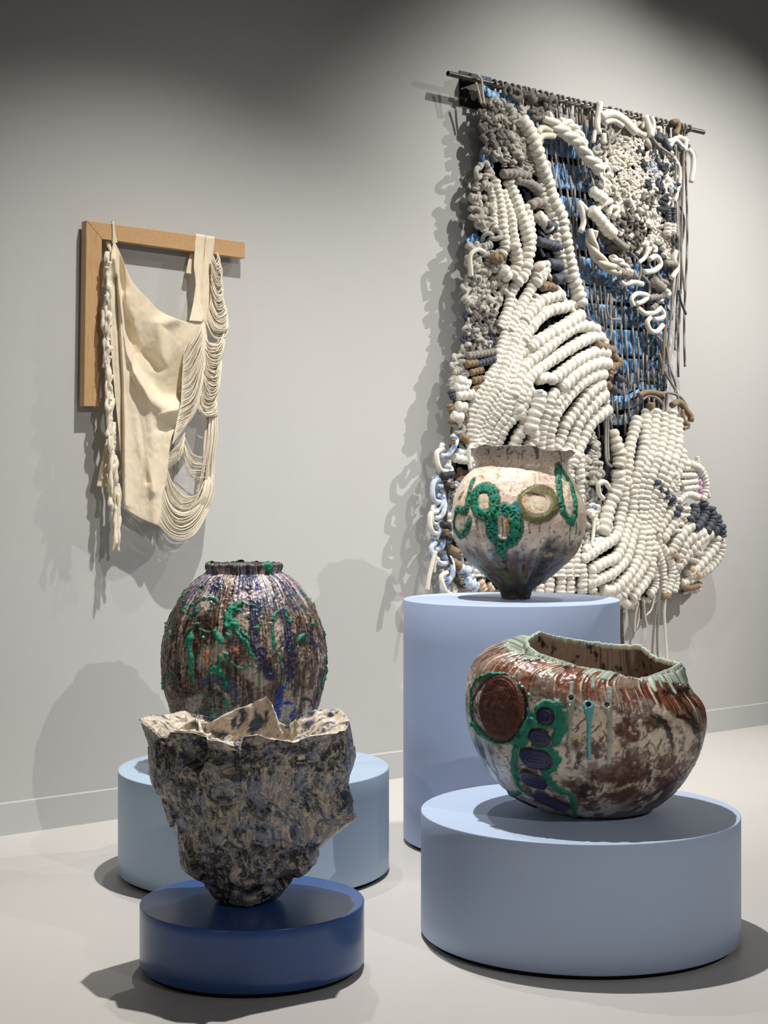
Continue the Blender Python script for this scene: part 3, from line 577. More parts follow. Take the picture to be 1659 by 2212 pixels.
# ---------------------------------------------------------------- jagged rock-like vessel
def build_rock():
    sc = DBL/F; cx0, cy = (545-CX)*sc, DBL
    Lp = [(1958, 474), (1952, 462), (1940, 459), (1922, 447), (1908, 441), (1896, 420), (1888, 404), (1878, 390), (1860, 388), (1843, 385), (1826, 379), (1810, 372), (1790, 366), (1776, 359), (1764, 355), (1745, 350), (1724, 346), (1716, 334), (1705, 329), (1684, 325), (1660, 324), (1631, 323), (1612, 318)]
    Rp = [(1958, 590), (1952, 604), (1941, 612), (1923, 625), (1907, 637), (1893, 662), (1880, 683), (1862, 689), (1848, 685), (1835, 703), (1820, 728), (1805, 748), (1792, 763), (1782, 775), (1764, 769), (1740, 760), (1710, 750), (1690, 752), (1668, 760), (1647, 766), (1630, 764), (1612, 762)]
    ys = np.r_[np.linspace(1958, 1612, 300)]
    l = np.interp(-ys, [-a for a, b in Lp], [b for a, b in Lp]); r = np.interp(-ys, [-a for a, b in Rp], [b for a, b in Rp])
    rx = np.interp(-ys, [-1958, -1870, -1790, -1700, -1620], [548, 540, 505, 532, 528])     # the front ridge
    K = 24; nu = 640
    sect = lambda m, e: np.array([(1, 0), (.93, -.28), (.84, -.38), (.68, -.52), (.50, -.64), (.32, -.76), (.12+m*.4, -.90), (m, -1.0), (m-.06, -.98), (-.24+m*.3, -.84), (-.44, -.70), (-.62, -.56), (-.80, -.38), (-.92, -.28),
                              (-1, 0), (-.93, .3), (-.78, .55), (-.55, .78), (-.3, .92), (-.05, 1), (.2, .97), (.5, .85), (.78, .6), (.94, .3)], float)
    rim = [(754, 1556, 4.90), (747, 1580, 4.79), (715, 1584, 4.77), (672, 1590, 4.73), (634, 1606, 4.69), (593, 1597, 4.66), (556, 1588, 4.62), (530, 1592, 4.62), (522, 1624, 4.59), (468, 1603, 4.61), (415, 1587, 4.68), (368, 1581, 4.72), (355, 1607, 4.76), (327, 1579, 4.80),
           (298, 1555, 4.92), (318, 1546, 5.0), (360, 1543, 5.06), (397, 1538, 5.12), (424, 1553, 5.15), (480, 1572, 5.15), (560, 1578, 5.15), (648, 1590, 5.13), (682, 1534, 5.10), (738, 1532, 5.02)]
    RM = np.array([D(*p) for p in rim])
    levels = []
    for i, y in enumerate(ys):
        c = (l[i]+r[i])/2; a = (r[i]-l[i])/2*sc; m = (rx[i]-c)/((r[i]-l[i])/2); z = HB+.0012+(1958-y)*sc*.995
        s_ = sect(m, 0); dp = a*(.80 if y < 1900 else .86); dp = min(dp, .30)
        P = np.stack([(c-CX)*sc+s_[:, 0]*a, cy+s_[:, 1]*dp, np.full(K, z)], 1); levels.append(P)
    L = np.stack(levels); top = L[-1]
    up = [top*(1-t)+RM*t for t in np.linspace(0, 1, 60)[1:]]
    L = np.concatenate([L, np.stack(up)])
    kk = np.linspace(0, K, nu, endpoint=False); i0 = kk.astype(int); t = (kk-i0)[None, :, None]
    G = L[:, i0]*(1-t)+L[:, (i0+1) % K]*t; nv = len(G); v = G.reshape(-1, 3)
    s = Surf(v, nu, nv, sc, ((280, 1490), 3.19), wob=.8)
    n1 = fbm(v*[7, 7, 9], 3, 1); n2 = fbm(v*22, 4, 2); n3 = fbm(v*70, 4, 3)
    rid = 1-np.abs(fbm(v*[9, 9, 14]+4, 4, 6)*2-1)*2.2; rid = np.clip(rid, -1, 1)
    lev = np.repeat(np.arange(nv), nu)/nv
    fade = sst(0, .03, lev)*sst(1.0, .965, lev)*.75+.25
    cell = np.floor(n1*9)/9                                     # broken steps
    rs = np.random.RandomState(4); sd = rs.choice(len(v), 32, replace=False); sn = s.n[sd]+(rs.rand(32, 3)-.5)*.6; sn /= np.linalg.norm(sn, axis=1)[:, None]
    vw = v+s.w*.8; best = np.full(len(v), 1e9); bi = np.zeros(len(v), int)
    for k in range(32):
        dd = ((vw-v[sd[k]])**2).sum(1); m = dd < best; best[m] = dd[m]; bi[m] = k
    fac = ((v[sd][bi]-v)*sn[bi]).sum(1)/np.maximum(.55, (s.n*sn[bi]).sum(1))
    for _ in range(3):
        g = fac.reshape(nv, nu); g = (np.roll(g, 1, 1)+np.roll(g, -1, 1)+2*g)/4; g[1:-1] = (g[:-2]+g[2:]+2*g[1:-1])/4; fac = g.ravel()
    s.d = sc*fade*(9*(n1-.5)+7*(n2-.5)+3*rid+5*(n3-.5)-2)+fade*np.clip(fac, -.026, .026)*.9
    for p, h in (([(800, 360, 10), (800, 480, 22), (770, 600, 20), (810, 690, 12)], -10), ([(880, 890, 6), (960, 865, 10), (1050, 835, 4)], -9), ([(800, 700, 8), (930, 690, 14), (1060, 630, 5)], -8), ([(1050, 1130, 8), (1090, 1060, 16), (1110, 980, 8)], -8),
                 ([(160, 660, 16), (200, 700, 14)], 10), ([(640, 710, 16), (690, 700, 18), (700, 780, 10)], 9), ([(290, 590, 10), (400, 620, 24), (470, 700, 10)], 9), ([(740, 820, 10), (700, 1000, 16), (780, 1180, 14)], 8), ([(430, 1210, 10), (560, 1200, 20), (640, 1260, 12)], 8),
                 ([(480, 380, 16), (500, 560, 20)], 8), ([(1100, 900, 14), (930, 1000, 10)], 6), ([(290, 1010, 12), (480, 1010, 16), (600, 1050, 10)], 7), ([(860, 1220, 12), (1050, 1180, 16), (1290, 1130, 10)], 7)):
        s.d += h*sc*sst(6, -12, s.dist(p, 1.6))
    s.d = np.where(lev > .80, np.maximum(s.d, -.004), s.d)
    kd = np.tile(kk, nv); side = np.maximum(np.exp(-(np.minimum(kd, K-kd)/1.6)**2), np.exp(-((kd-14)/1.6)**2)); s.d = s.d*(1-.8*side)
    # marbled glaze
    wp_ = np.stack([fbm(v*14, 3, 80), fbm(v*14, 3, 81), fbm(v*14, 3, 82)], 1)*4.5
    w1 = fbm(v*[70, 70, 46]+wp_, 4, 20, .6); w2 = fbm(v*[80, 80, 60]+wp_*1.4+7, 4, 24, .6); w3 = fbm(v*150+wp_, 3, 28); vein = 1-np.abs(fbm(v*[48, 48, 34]+wp_*1.2, 4, 90)*2-1)*5
    c = np.tile(srgb(138, 134, 130), (len(v), 1)); c = mix(c, srgb(196, 180, 158), sst(.50, .58, w3*.5+w2*.5)); c = mix(c, srgb(106, 118, 140), sst(.46, .54, w1*.5+fbm(v*30, 3, 91)*.5)*.85); c = mix(c, srgb(46, 70, 108), sst(.56, .61, w2*.6+w1*.4)*.8)
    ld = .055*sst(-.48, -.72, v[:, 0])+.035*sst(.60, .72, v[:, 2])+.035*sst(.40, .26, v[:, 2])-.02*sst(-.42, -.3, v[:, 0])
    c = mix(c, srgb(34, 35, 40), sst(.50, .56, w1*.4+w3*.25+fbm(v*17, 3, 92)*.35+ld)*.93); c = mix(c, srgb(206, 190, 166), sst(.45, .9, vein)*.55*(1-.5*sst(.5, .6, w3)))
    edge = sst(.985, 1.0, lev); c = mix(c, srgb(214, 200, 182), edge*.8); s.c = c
    root = empty('rock_vessel', (cx0, cy, HB), 'jagged rock-like ceramic vessel in mottled cream, black and blue, on the low deep blue pedestal', 'sculpture')
    s.finish(['body'], [M_rock], root)
    V = (s.v+s.n*s.d[:, None]).reshape(nv, nu, 3); lip = V[-1]; c0 = lip.mean(0); rings = [lip]
    for dz, k in ((.002, .98), (-.004, .90), (-.02, .76), (-.045, .62), (-.08, .5), (-.11, .36), (-.12, .2), (-.12, .01)):
        q = c0+(lip-c0)*[k, k, k if k < .9 else 1]; q[:, 2] += dz; rings.append(q)
    I3 = cat_lin(np.stack(rings), 7); n2_ = I3.shape[0]; I = I3.reshape(-1, 3); lv = np.repeat(np.arange(n2_), nu)
    I = I+np.stack([fbm(I*20, 3, 60)-.5, fbm(I*20, 3, 61)-.5, fbm(I*20, 3, 62)-.5], 1)*.05*sst(3, 16, lv)[:, None]
    def skin(I):
        a = fbm(I*30, 4, 40); b = fbm(I*80, 3, 41); c = mix(np.tile(srgb(212, 198, 178), (len(I), 1)), srgb(110, 104, 100), sst(.50, .60, a*.6+b*.4)); return mix(c, srgb(60, 72, 92), sst(.58, .64, a))
    mesh_obj('inner_wall', I, grid_faces(nu, n2_), M_rock, root, col=skin(I))
    # the folded shards standing inside
    def shard(pts, ybot, th=.016, seed=0):
        P = cat_lin(np.array([[D(x, y, Y), D(x+dx, ybot, Y-.03)] for x, y, Y, dx in pts]), 14)   # n x 2 x 3
        n = len(P); m = 34; T = np.linspace(0, 1, m)[None, :, None]; S_ = P[:, :1]*(1-T)+P[:, 1:]*T
        f = S_-[0, th/2, 0]; b = S_+[0, th/2, 0]
        loop = np.concatenate([f[:, ::-1], b], 1); N = loop.shape[1]; vv = loop.reshape(-1, 3)
        no = np.stack([fbm(vv*24+seed, 3, 70), fbm(vv*24+seed, 3, 71), fbm(vv*24+seed, 3, 72)], 1)-.5; vv = vv+no*[.03, .05, .02]
        u = np.arange(n-1); w_ = np.arange(N-1); U, W_ = np.meshgrid(u, w_, indexing='ij')
        fc = np.stack([U*N+W_, (U+1)*N+W_, (U+1)*N+W_+1, U*N+W_+1], -1).reshape(-1, 4)
        mesh_obj('shard', vv, fc, M_rock, root, col=skin(vv))
    shard([(436, 1566, 5.04, 4), (470, 1553, 5.0, 0), (520, 1527, 4.97, 0), (574, 1505, 4.94, -10), (588, 1528, 4.90, -8), (602, 1563, 4.86, 0), (618, 1568, 4.83, 0)], 1640, seed=1)
    shard([(600, 1562, 4.86, 0), (622, 1570, 4.82, 0), (640, 1556, 4.80, 4), (655, 1588, 4.80, 6)], 1640, seed=2)
    shard([(384, 1574, 4.90, 0), (400, 1560, 4.88, 0), (421, 1550, 4.86, 0), (428, 1572, 4.84, 0), (434, 1590, 4.80, 0)], 1640, seed=3)
    shard([(484, 1594, 4.80, 0), (494, 1586, 4.78, 0), (506, 1592, 4.78, 0)], 1630, .03, seed=4)
M_rock = material('marbled_rock_glaze', rough=.3, spec=.5, attr=True, noise=.15, nscale=80, bump=.05, bscale=150)
build_rock()
# ================================================================= wooden corner frame on the wall
def wood_mat():
    m = bpy.data.materials.new('maple_wood'); m.use_nodes = True; nt = m.node_tree; b = nt.nodes['Principled BSDF']; b.inputs['Roughness'].default_value = .45
    tc = nt.nodes.new('ShaderNodeTexCoord'); mp = nt.nodes.new('ShaderNodeMapping'); mp.inputs['Scale'].default_value = (3, 30, 30)
    n = nt.nodes.new('ShaderNodeTexNoise'); n.inputs['Scale'].default_value = 3.2; n.inputs['Detail'].default_value = 7; n.inputs['Distortion'].default_value = .8
    r = nt.nodes.new('ShaderNodeValToRGB'); e = r.color_ramp.elements
    e[0].position = .34; e[0].color = (.38, .21, .095, 1); e[1].position = .62; e[1].color = (.58, .37, .19, 1)
    x = r.color_ramp.elements.new(.5); x.color = (.52, .32, .155, 1)
    nt.links.new(tc.outputs['Generated'], mp.inputs[0]); nt.links.new(mp.outputs[0], n.inputs['Vector']); nt.links.new(n.outputs['Fac'], r.inputs[0]); nt.links.new(r.outputs[0], b.inputs['Base Color'])
    return m
M_wood = wood_mat()
def wall_prism(name, px, n0, n1, mat, parent, bev=.0015):
    f = [W(x, y, n1) for x, y in px]; bk = [p-WN*(n1-n0) for p in f]; k = len(px); o = Vector(parent.location)
    bm = bmesh.new(); a = [bm.verts.new(p-o) for p in f]; b = [bm.verts.new(p-o) for p in bk]
    bm.faces.new(a); bm.faces.new(b[::-1])
    for i in range(k): bm.faces.new([a[i], b[i], b[(i+1) % k], a[(i+1) % k]])
    bmesh.ops.recalc_face_normals(bm, faces=bm.faces)
    if bev: bmesh.ops.bevel(bm, geom=list(bm.edges), offset=bev, segments=1, affect='EDGES')
    # store in a frame whose x axis follows the beam so the grain runs along it
    me = bpy.data.meshes.new(name); bm.to_mesh(me); bm.free(); me.materials.append(mat)
    ob = bpy.data.objects.new(name, me); C.objects.link(ob); ob.parent = parent; return ob
fr = empty('wooden_frame', W(200, 700, 0), 'pale wooden corner frame of two square beams mounted on the grey wall', 'frame')
M_woodv = M_wood.copy(); M_woodv.node_tree.nodes['Mapping'].inputs['Scale'].default_value = (30, 30, 3)
FN0, FN1 = .022, .066
wall_prism('upright_beam', [(187, 476.5), (220.4, 516.5), (214.6, 877.5), (181.6, 877.5)], FN0, FN1, M_woodv, fr)
wall_prism('top_beam', [(187, 476.2), (529.2, 523.5), (529.2, 558.2), (220.6, 516.3)], FN0, FN1, M_wood, fr)
M_dk = material('blackened_cleat', (.03, .027, .025), .7, .2, noise=.2)
wall_prism('wall_cleat', [(196, 492), (214, 500), (209, 866), (192, 866)], .0005, FN0+.001, M_dk, fr, 0)
wall_prism('wall_cleat', [(222, 497), (505, 534), (505, 548), (222, 509)], .0005, FN0+.001, M_dk, fr, 0)

# ================================================================= draped cloth
def cloth_mat(name, col, sh=.35):
    m = material(name, col, .85, .15, noise=.06, nscale=25, bump=.03, bscale=420, sheen=sh)
    b = m.node_tree.nodes['Principled BSDF']; b.inputs['Subsurface Weight'].default_value = .0
    nt = m.node_tree; tr = nt.nodes.new('ShaderNodeBsdfTranslucent'); tr.inputs[0].default_value = (*col, 1); mx = nt.nodes.new('ShaderNodeMixShader'); mx.inputs[0].default_value = .22
    out = nt.nodes['Material Output']; nt.links.new(b.outputs[0], mx.inputs[1]); nt.links.new(tr.outputs[0], mx.inputs[2]); nt.links.new(mx.outputs[0], out.inputs[0]); return m
M_cloth = cloth_mat('unbleached_cotton', (.88, .77, .58)); M_thread = cloth_mat('loose_cotton_threads', (.93, .85, .69))
def z1(p): return [(150+x/4.046, 450+y/4.046) for x, y in p]
def z2(p): return [(150+x/4.046, 800+y/4.046) for x, y in p]
cl = empty('draped_cloth', W(330, 800, 0), 'cream unbleached cloth with fringes and pulled threads hanging from the wooden frame', 'cloth')
def sdist_curve(P, Q):                    # signed distance (below/left positive) of points to an x-monotone curve
    y = np.interp(P[..., 0], [q[0] for q in Q], [q[1] for q in Q]); return P[..., 1]-y
def ribs(P, pts, w):                      # ridge strength near a polyline
    best = np.full(P.shape[:-1], 1e9)
    for a, b in zip(pts[:-1], pts[1:]):
        a = np.array(a, float); b = np.array(b, float); ab = b-a
        t = np.clip(((P-a)@ab)/(ab@ab), 0, 1); best = np.minimum(best, np.linalg.norm(P-a-t[..., None]*ab, axis=-1))
    return np.exp(-(best/w)**2)
def sheet_mesh(name, T, B, L, R, nfun, nu, nv, mat, parent, thick=.0022):
    T, B, L, R = [cat_rom(x, k) for x, k in ((T, nu), (B, nu), (L, nv), (R, nv))]
    u = np.linspace(0, 1, nu)[None, :, None]; v = np.linspace(0, 1, nv)[:, None, None]
    S = (1-v)*T[None]+v*B[None]+(1-u)*L[:, None]+u*R[:, None]-((1-u)*(1-v)*T[0]+u*(1-v)*T[-1]+(1-u)*v*B[0]+u*v*B[-1])
    n = nfun(S, u[..., 0], v[..., 0]); F3 = Wnp(S, n); Bk = Wnp(S, n-thick)
    V = np.concatenate([F3.reshape(-1, 3), Bk.reshape(-1, 3)]); f = grid_faces(nu, nv, False); m = nu*nv
    e = []
    idx = np.arange(m).reshape(nv, nu); loop = np.r_[idx[0], idx[1:, -1], idx[-1, -2::-1], idx[-2:0:-1, 0]]; l2 = np.roll(loop, -1)
    fs = np.stack([loop, loop+m, l2+m, l2], 1)
    return mesh_obj(name, V, np.vstack([f, f[:, ::-1]+m, fs]), mat, parent)
lip = [(250, 560), (262, 660), (272, 745), (290, 800), (323, 850), (350, 873), (400, 884)]
def n_main(P, u, v):
    x, y = P[..., 0], P[..., 1]
    d = sdist_curve(P, lip)                                  # >0 below the lip
    n = .115+0*x
    pocket = sst(0, -26, d); n = n-.060*pocket+.055*sst(-20, -170, d)
    n = n+.035*np.exp(-((d-8)/22)**2)*sst(240, 300, x)
    n += .026*ribs(P, [(246, 520), (255, 620), (262, 760), (268, 900), (270, 1090)], 9)-.030*ribs(P, [(250, 600), (256, 720), (262, 830), (264, 1090)], 4)
    n += .016*ribs(P, [(270, 640), (300, 760), (330, 930), (336, 1130)], 13)+.014*ribs(P, [(290, 810), (305, 960), (330, 1060)], 10)-.012*ribs(P, [(283, 790), (300, 900), (318, 1040)], 7)
    n -= .020*ribs(P, [(275, 700), (300, 760), (352, 798)], 12)*1+0; n += .020*ribs(P, [(352, 798), (345, 700), (380, 690)], 14)
    n += .010*ribs(P, [(345, 898), (390, 880)], 6)-.010*ribs(P, [(340, 925), (380, 920)], 9)
    q = np.stack([x/30, y/55, 0*x], -1); n += .006*(fbm(q, 3, 5)-.5)+.003*(fbm(q*5, 2, 6)-.5)
    top = sst(560, 520, y); return n*(1-top)+(.075)*top
TT = z1([(400, 270), (435, 345), (480, 450), (560, 640), (700, 800), (800, 900), (1000, 985), (1110, 1003), (1165, 985)])
LL = [(245.5, 517), (239, 560), (236, 640), (239, 740), (248, 850), (257, 940), (264, 1030), (268, 1098)]
BB = z2([(478, 1205), (540, 1245), (600, 1282), (680, 1320), (770, 1357)])
RR = z1([(1165, 985), (1160, 1120), (1090, 1180), (1010, 1260), (985, 1400), (980, 1500)])+z2([(962, 300), (930, 480), (885, 620), (862, 850), (825, 1080), (803, 1240), (770, 1357)])
sheet_mesh('cloth_panel', TT, BB, LL, RR, n_main, 130, 220, M_cloth, cl)
# rolled selvedge along the top edge
v, f = tube(Wnp(cat_rom(TT, 90), .118+0*np.zeros(90)), .0035, 6); 
# loop of cloth over the beam
def strip(name, pts, wid, n, mat=M_cloth, nn=40, th=.002, wav=.002):
    P = cat_rom([(p[0], p[1]) for p in pts], nn); n = np.interp(np.linspace(0, 1, nn), np.linspace(0, 1, len(n)), n); wd = np.interp(np.linspace(0, 1, nn), np.linspace(0, 1, len(wid)), wid)
    T = np.gradient(P, axis=0); T /= np.linalg.norm(T, axis=1)[:, None]+1e-9; N = np.stack([-T[:, 1], T[:, 0]], 1); m = 14
    a = np.linspace(-1, 1, m)[None, :, None]; S = P[:, None]+N[:, None]*a*wd[:, None, None]/2
    q = np.stack([S[..., 0]/7, S[..., 1]/40, 0*S[..., 0]], -1)
    return S, n[:, None]+wav*2*(fbm(q, 2, int(P[0, 0]) % 50)-.5)*2-.004*np.abs(a[..., 0])**2
def strip_obj(name, *a, parent=cl, mat=M_cloth, **k):
    S, n = strip(name, *a, **k); m = S.shape[0]; w_ = S.shape[1]; F3 = Wnp(S, n); Bk = Wnp(S, n-.0025)
    V = np.concatenate([F3.reshape(-1, 3), Bk.reshape(-1, 3)]); f = grid_faces(w_, m, False); M = m*w_
    idx = np.arange(M).reshape(m, w_); loop = np.r_[idx[0], idx[1:, -1], idx[-1, -2::-1], idx[-2:0:-1, 0]]; l2 = np.roll(loop, -1)
    return mesh_obj(name, V, np.vstack([f, f[:, ::-1]+M, np.stack([loop, loop+M, l2+M, l2], 1)]), mat, parent)
strip_obj('hanging_loop', [(241, 482), (242.5, 479), (244.5, 484), (246, 505), (248, 525)], [5, 5, 6, 8, 12], [.02, .04, .06, .07, .073]+[.075]*35)
strip_obj('cloth_band', z1([(1150, 225), (1140, 300), (1130, 480), (1135, 620), (1120, 800), (1105, 990)]), [22, 20, 22, 14, 18, 29], [.02, .069, .07]+[.07+.05*(i/56)**1.4 for i in range(57)], nn=60)
strip_obj('cloth_band', z1([(1232, 240), (1225, 320), (1210, 470), (1200, 600), (1180, 760), (1160, 980)]), [20, 19, 18, 14, 12, 8], [.02, .069, .07]+[.07+.04*(i/56)**1.4 for i in range(57)], nn=60)
strip_obj('cloth_band', z1([(1240, 470), (1225, 640), (1195, 820), (1180, 1000), (1185, 1150)]), [10, 12, 16, 15, 10], [.08, .09, .10, .11, .10], nn=60)
for a, b in ((1115, 1160), (1205, 1262)):
    S = [W(*p) for p in []]
strip_obj('back_flap', z1([(1085, 385), (1068, 470), (1055, 575)]), [12, 16, 19], [.04, .045, .05], nn=20)
strip_obj('back_flap', z1([(330, 285), (350, 330), (375, 390)]), [10, 10, 7], [.045, .06, .08], nn=20)
strip_obj('back_flap', z2([(335, 600), (315, 720), (300, 880), (290, 1020)]), [5, 11, 19, 26], [.05, .06, .07, .075], nn=30)
strip_obj('cloth_band', z2([(1240, 380), (1225, 480), (1200, 650), (1180, 820), (1150, 900)]), [20, 17, 14, 10, 6], [.09, .10, .105, .11, .11], nn=40)
# fringe tassels down the left side
rg = random.Random(3)
for k in range(56):
    y0 = 545+k*10.2; x0 = np.interp(y0, [545, 650, 800, 950, 1110], [236, 232, 236, 244, 255])+rg.uniform(-7, 6)
    ln_ = rg.uniform(55, 90)+(25 if k > 38 else 0); dx = rg.uniform(-9, 2) if k < 31 else rg.uniform(-6, 4)
    P = [(x0, y0), (x0+dx*.9+rg.uniform(-3, 3), y0+ln_*.3), (x0+dx+rg.uniform(-3, 3), y0+ln_*.65), (x0+dx+rg.uniform(-3, 3), y0+ln_)]
    if P[-1][1] > 1192: P = [(a, min(b, 1190)) for a, b in P]
    Q = cat_rom(P, 22); nn = .095+rg.uniform(0, .04); V3 = Wnp(Q, np.full(22, nn)+np.sin(np.linspace(0, 6, 22)+k)*.006)
    r0 = rg.uniform(.006, .0115); t = np.linspace(0, 1, 22); rad = r0*(1+.25*np.sin(t*14+k))*(1-.25*t); v, f = tube(V3, rad, 7)
    vn = (fbm(v*90+k, 2, 3)-.5)[:, None]*.005; v = v+vn
    mesh_obj('fringe_tassel', v, f, M_thread, cl)
# pulled threads, in families between guide lines
def threads(guides, count, n0=.10, jit=1.6, rad=.0011, seed=1, nj=.025, pts=26):
    rr = random.Random(seed); A = Acc(); G = [cat_rom(g, pts) for g in guides]
    for k in range(count):
        t = (k+rr.random()*.9)/count*(len(G)-1); i = min(int(t), len(G)-2); t -= i
        P = G[i]*(1-t)+G[i+1]*t; j = np.array([rr.gauss(0, jit), rr.gauss(0, jit)]); P = P+j*np.sin(np.linspace(0, math.pi, pts))[:, None]**.5
        n = n0+rr.uniform(-nj, nj)*np.sin(np.linspace(0, math.pi, pts)); v, f = tube(Wnp(P, n), rad*rr.uniform(.8, 1.5), 4, cap=False); A.add(v, f)
    return A
def fam(name, *a, **k): o = threads(*a, **k).build(name, M_thread, cl); o['kind'] = 'stuff'
fam('pulled_threads', [z1([(1165, 1000), (1120, 1080), (1040, 1180), (1000, 1260)]), z1([(1170, 1000), (1150, 1200), (1070, 1400), (985, 1480)]), z1([(1175, 1000), (1165, 1300), (1090, 1600), (975, 1690)]), z1([(1180, 1010), (1185, 1300), (1110, 1750), (930, 1900)]), z1([(1190, 1300), (1130, 1650), (1050, 1850), (900, 2060)])], 190, .115, seed=1, rad=.0015)
fam('pulled_threads', [z1([(1190, 1100), (1215, 1170), (1300, 1170), (1360, 1040)]), z1([(1185, 1150), (1210, 1260), (1310, 1270), (1365, 1130)]), z1([(1180, 1230), (1215, 1400), (1290, 1420), (1325, 1290)]), z1([(1170, 1300), (1200, 1520), (1290, 1560), (1335, 1380)]), z1([(1160, 1350), (1190, 1640), (1270, 1650), (1300, 1520)]), z1([(1150, 1450), (1140, 1740), (1250, 1760), (1285, 1640)])], 210, .115, seed=2, rad=.0016)
fam('pulled_threads', [z1([(1250, 400), (1275, 470), (1300, 430), (1290, 385)]), z1([(1240, 480), (1290, 600), (1325, 580), (1300, 450)]), z1([(1240, 620), (1290, 740), (1335, 720), (1325, 640)]), z1([(1235, 720), (1290, 830), (1335, 810), (1335, 740)]), z1([(1230, 820), (1290, 960), (1365, 930), (1355, 850)]), z1([(1205, 920), (1270, 1040), (1368, 1040), (1366, 900)]), z1([(1195, 1000), (1270, 1130), (1370, 1110), (1366, 980)])], 240, .11, seed=3, rad=.0016)
fam('pulled_threads', [z2([(1160, 230), (1180, 340), (1260, 330), (1290, 270)]), z2([(1100, 260), (1150, 390), (1240, 400), (1295, 390)])], 45, .11, seed=4, rad=.0016)
fam('pulled_threads', [z1([(1330, 1250), (1310, 1400)])+z2([(1290, 200), (1275, 330)]), z2([(1270, -60), (1260, 100), (1275, 240), (1270, 330)])], 30, .10, seed=5)
fam('pulled_threads', [z2([(1290, 370), (1290, 560), (1265, 760), (1260, 960), (1230, 1150)]), z2([(1220, 420), (1200, 640), (1150, 900), (1110, 1060)])], 60, .105, seed=6, rad=.0015)
fam('pulled_threads', [z2([(1000, 560), (1060, 700), (1150, 750), (1255, 720)]), z2([(1000, 640), (1060, 790), (1160, 820), (1255, 800)]), z2([(990, 660), (1040, 860), (1130, 880), (1220, 900)]), z2([(1000, 700), (1050, 920), (1120, 970), (1200, 940)])], 34, .11, seed=7, jit=2.5)
fam('pulled_threads', [z2([(1010, 540), (960, 640), (900, 700), (870, 740)]), z2([(1000, 640), (960, 760), (900, 820), (865, 860)])], 60, .11, seed=8)
fam('pulled_threads', [z2([(860, 870), (900, 980), (1000, 1090), (1110, 1090), (1190, 1000)]), z2([(850, 930), (890, 1080), (960, 1170), (1060, 1150), (1150, 1060)]), z2([(835, 1000), (880, 1150), (980, 1220), (1080, 1190), (1170, 1080)])], 44, .11, seed=9)
fam('pulled_threads', [z2([(830, 1040), (890, 1180), (990, 1240), (1100, 1200), (1200, 1060)]), z2([(810, 1150), (900, 1330), (1000, 1370), (1120, 1280), (1240, 1050)]), z2([(790, 1260), (880, 1400), (1000, 1430), (1120, 1350), (1245, 1120)]), z2([(775, 1350), (880, 1435), (1000, 1462), (1110, 1400), (1235, 1180)])], 260, .12, seed=10, jit=1.2, rad=.0016)
fam('pulled_threads', [z2([(1250, 900), (1245, 1060), (1200, 1200), (1120, 1300)]), z2([(1190, 960), (1150, 1100), (1080, 1180), (1030, 1240)])], 120, .115, seed=11, rad=.0016)
# ================================================================= knotted rope wall hanging
def zt(o, k=4.1475): return lambda pts: [(o[0]+p[0]/k, o[1]+p[1]/k)+tuple(p[2:]) for p in pts]
H1, H2, H3, H4, H5, H6 = [zt(o) for o in ((900, 120), (1200, 180), (900, 560), (1200, 620), (900, 940), (1200, 940))]
def rope_mat(name, c, rough=.42, sheen=.25, fleck=None, bands=0):
    m = bpy.data.materials.new(name); m.use_nodes = True; nt = m.node_tree; b = nt.nodes['Principled BSDF']
    b.inputs['Roughness'].default_value = rough; b.inputs['Sheen Weight'].default_value = sheen; b.inputs['Specular IOR Level'].default_value = .45
    tc = nt.nodes.new('ShaderNodeTexCoord')
    vo = nt.nodes.new('ShaderNodeTexVoronoi'); vo.inputs['Scale'].default_value = bands or 260
    if bands:
        mp = nt.nodes.new('ShaderNodeMapping'); mp.inputs['Scale'].default_value = (1, 1, 1.0); nt.links.new(tc.outputs['Object'], mp.inputs[0]); nt.links.new(mp.outputs[0], vo.inputs['Vector'])
    else: nt.links.new(tc.outputs['Object'], vo.inputs['Vector'])
    r = nt.nodes.new('ShaderNodeValToRGB'); r.color_ramp.elements[0].position = .25; r.color_ramp.elements[1].position = .55
    r.color_ramp.elements[0].color = (*c, 1); r.color_ramp.elements[1].color = (*(fleck if fleck is not None else [x*.86 for x in c]), 1)
    nt.links.new(vo.outputs['Distance'], r.inputs[0]); nt.links.new(r.outputs[0], b.inputs['Base Color'])
    bp = nt.nodes.new('ShaderNodeBump'); bp.inputs['Strength'].default_value = .8; bp.inputs['Distance'].default_value = .0022; nt.links.new(vo.outputs['Distance'], bp.inputs['Height']); bp.invert = True
    nt.links.new(bp.outputs[0], b.inputs['Normal']); return m
RM = dict(white=rope_mat('white_rope', (.85, .81, .71)), cream=rope_mat('cream_rope', (.72, .66, .54)), grey=rope_mat('grey_rope', (.10, .092, .085), .6, .1, (.32, .29, .25), 300), navy=rope_mat('navy_rope', (.022, .026, .034), .45, .1, (.05, .065, .09), 240),
          tan=rope_mat('tan_rope', (.33, .22, .11), .5, .2, (.18, .12, .06)), black=rope_mat('black_rope', (.012, .012, .014), .6, .1), blue=rope_mat('blue_stained_rope', (.12, .27, .58), .5, .2, (.62, .66, .72), 34), pink=rope_mat('pink_rope', (.70, .42, .66), .5, .2), peach=rope_mat('peach_rope', (.70, .54, .38), .5, .2), brown=rope_mat('brown_patterned_rope', (.14, .10, .06), .5, .1, (.04, .03, .02), 120), pale=rope_mat('pale_blue_rope', (.62, .70, .80), .5, .2))
hg = empty('rope_wall_hanging', W(1250, 700, 0), 'large knotted wall hanging of white, grey and blue ropes over blue cloth strips', 'wall hanging')
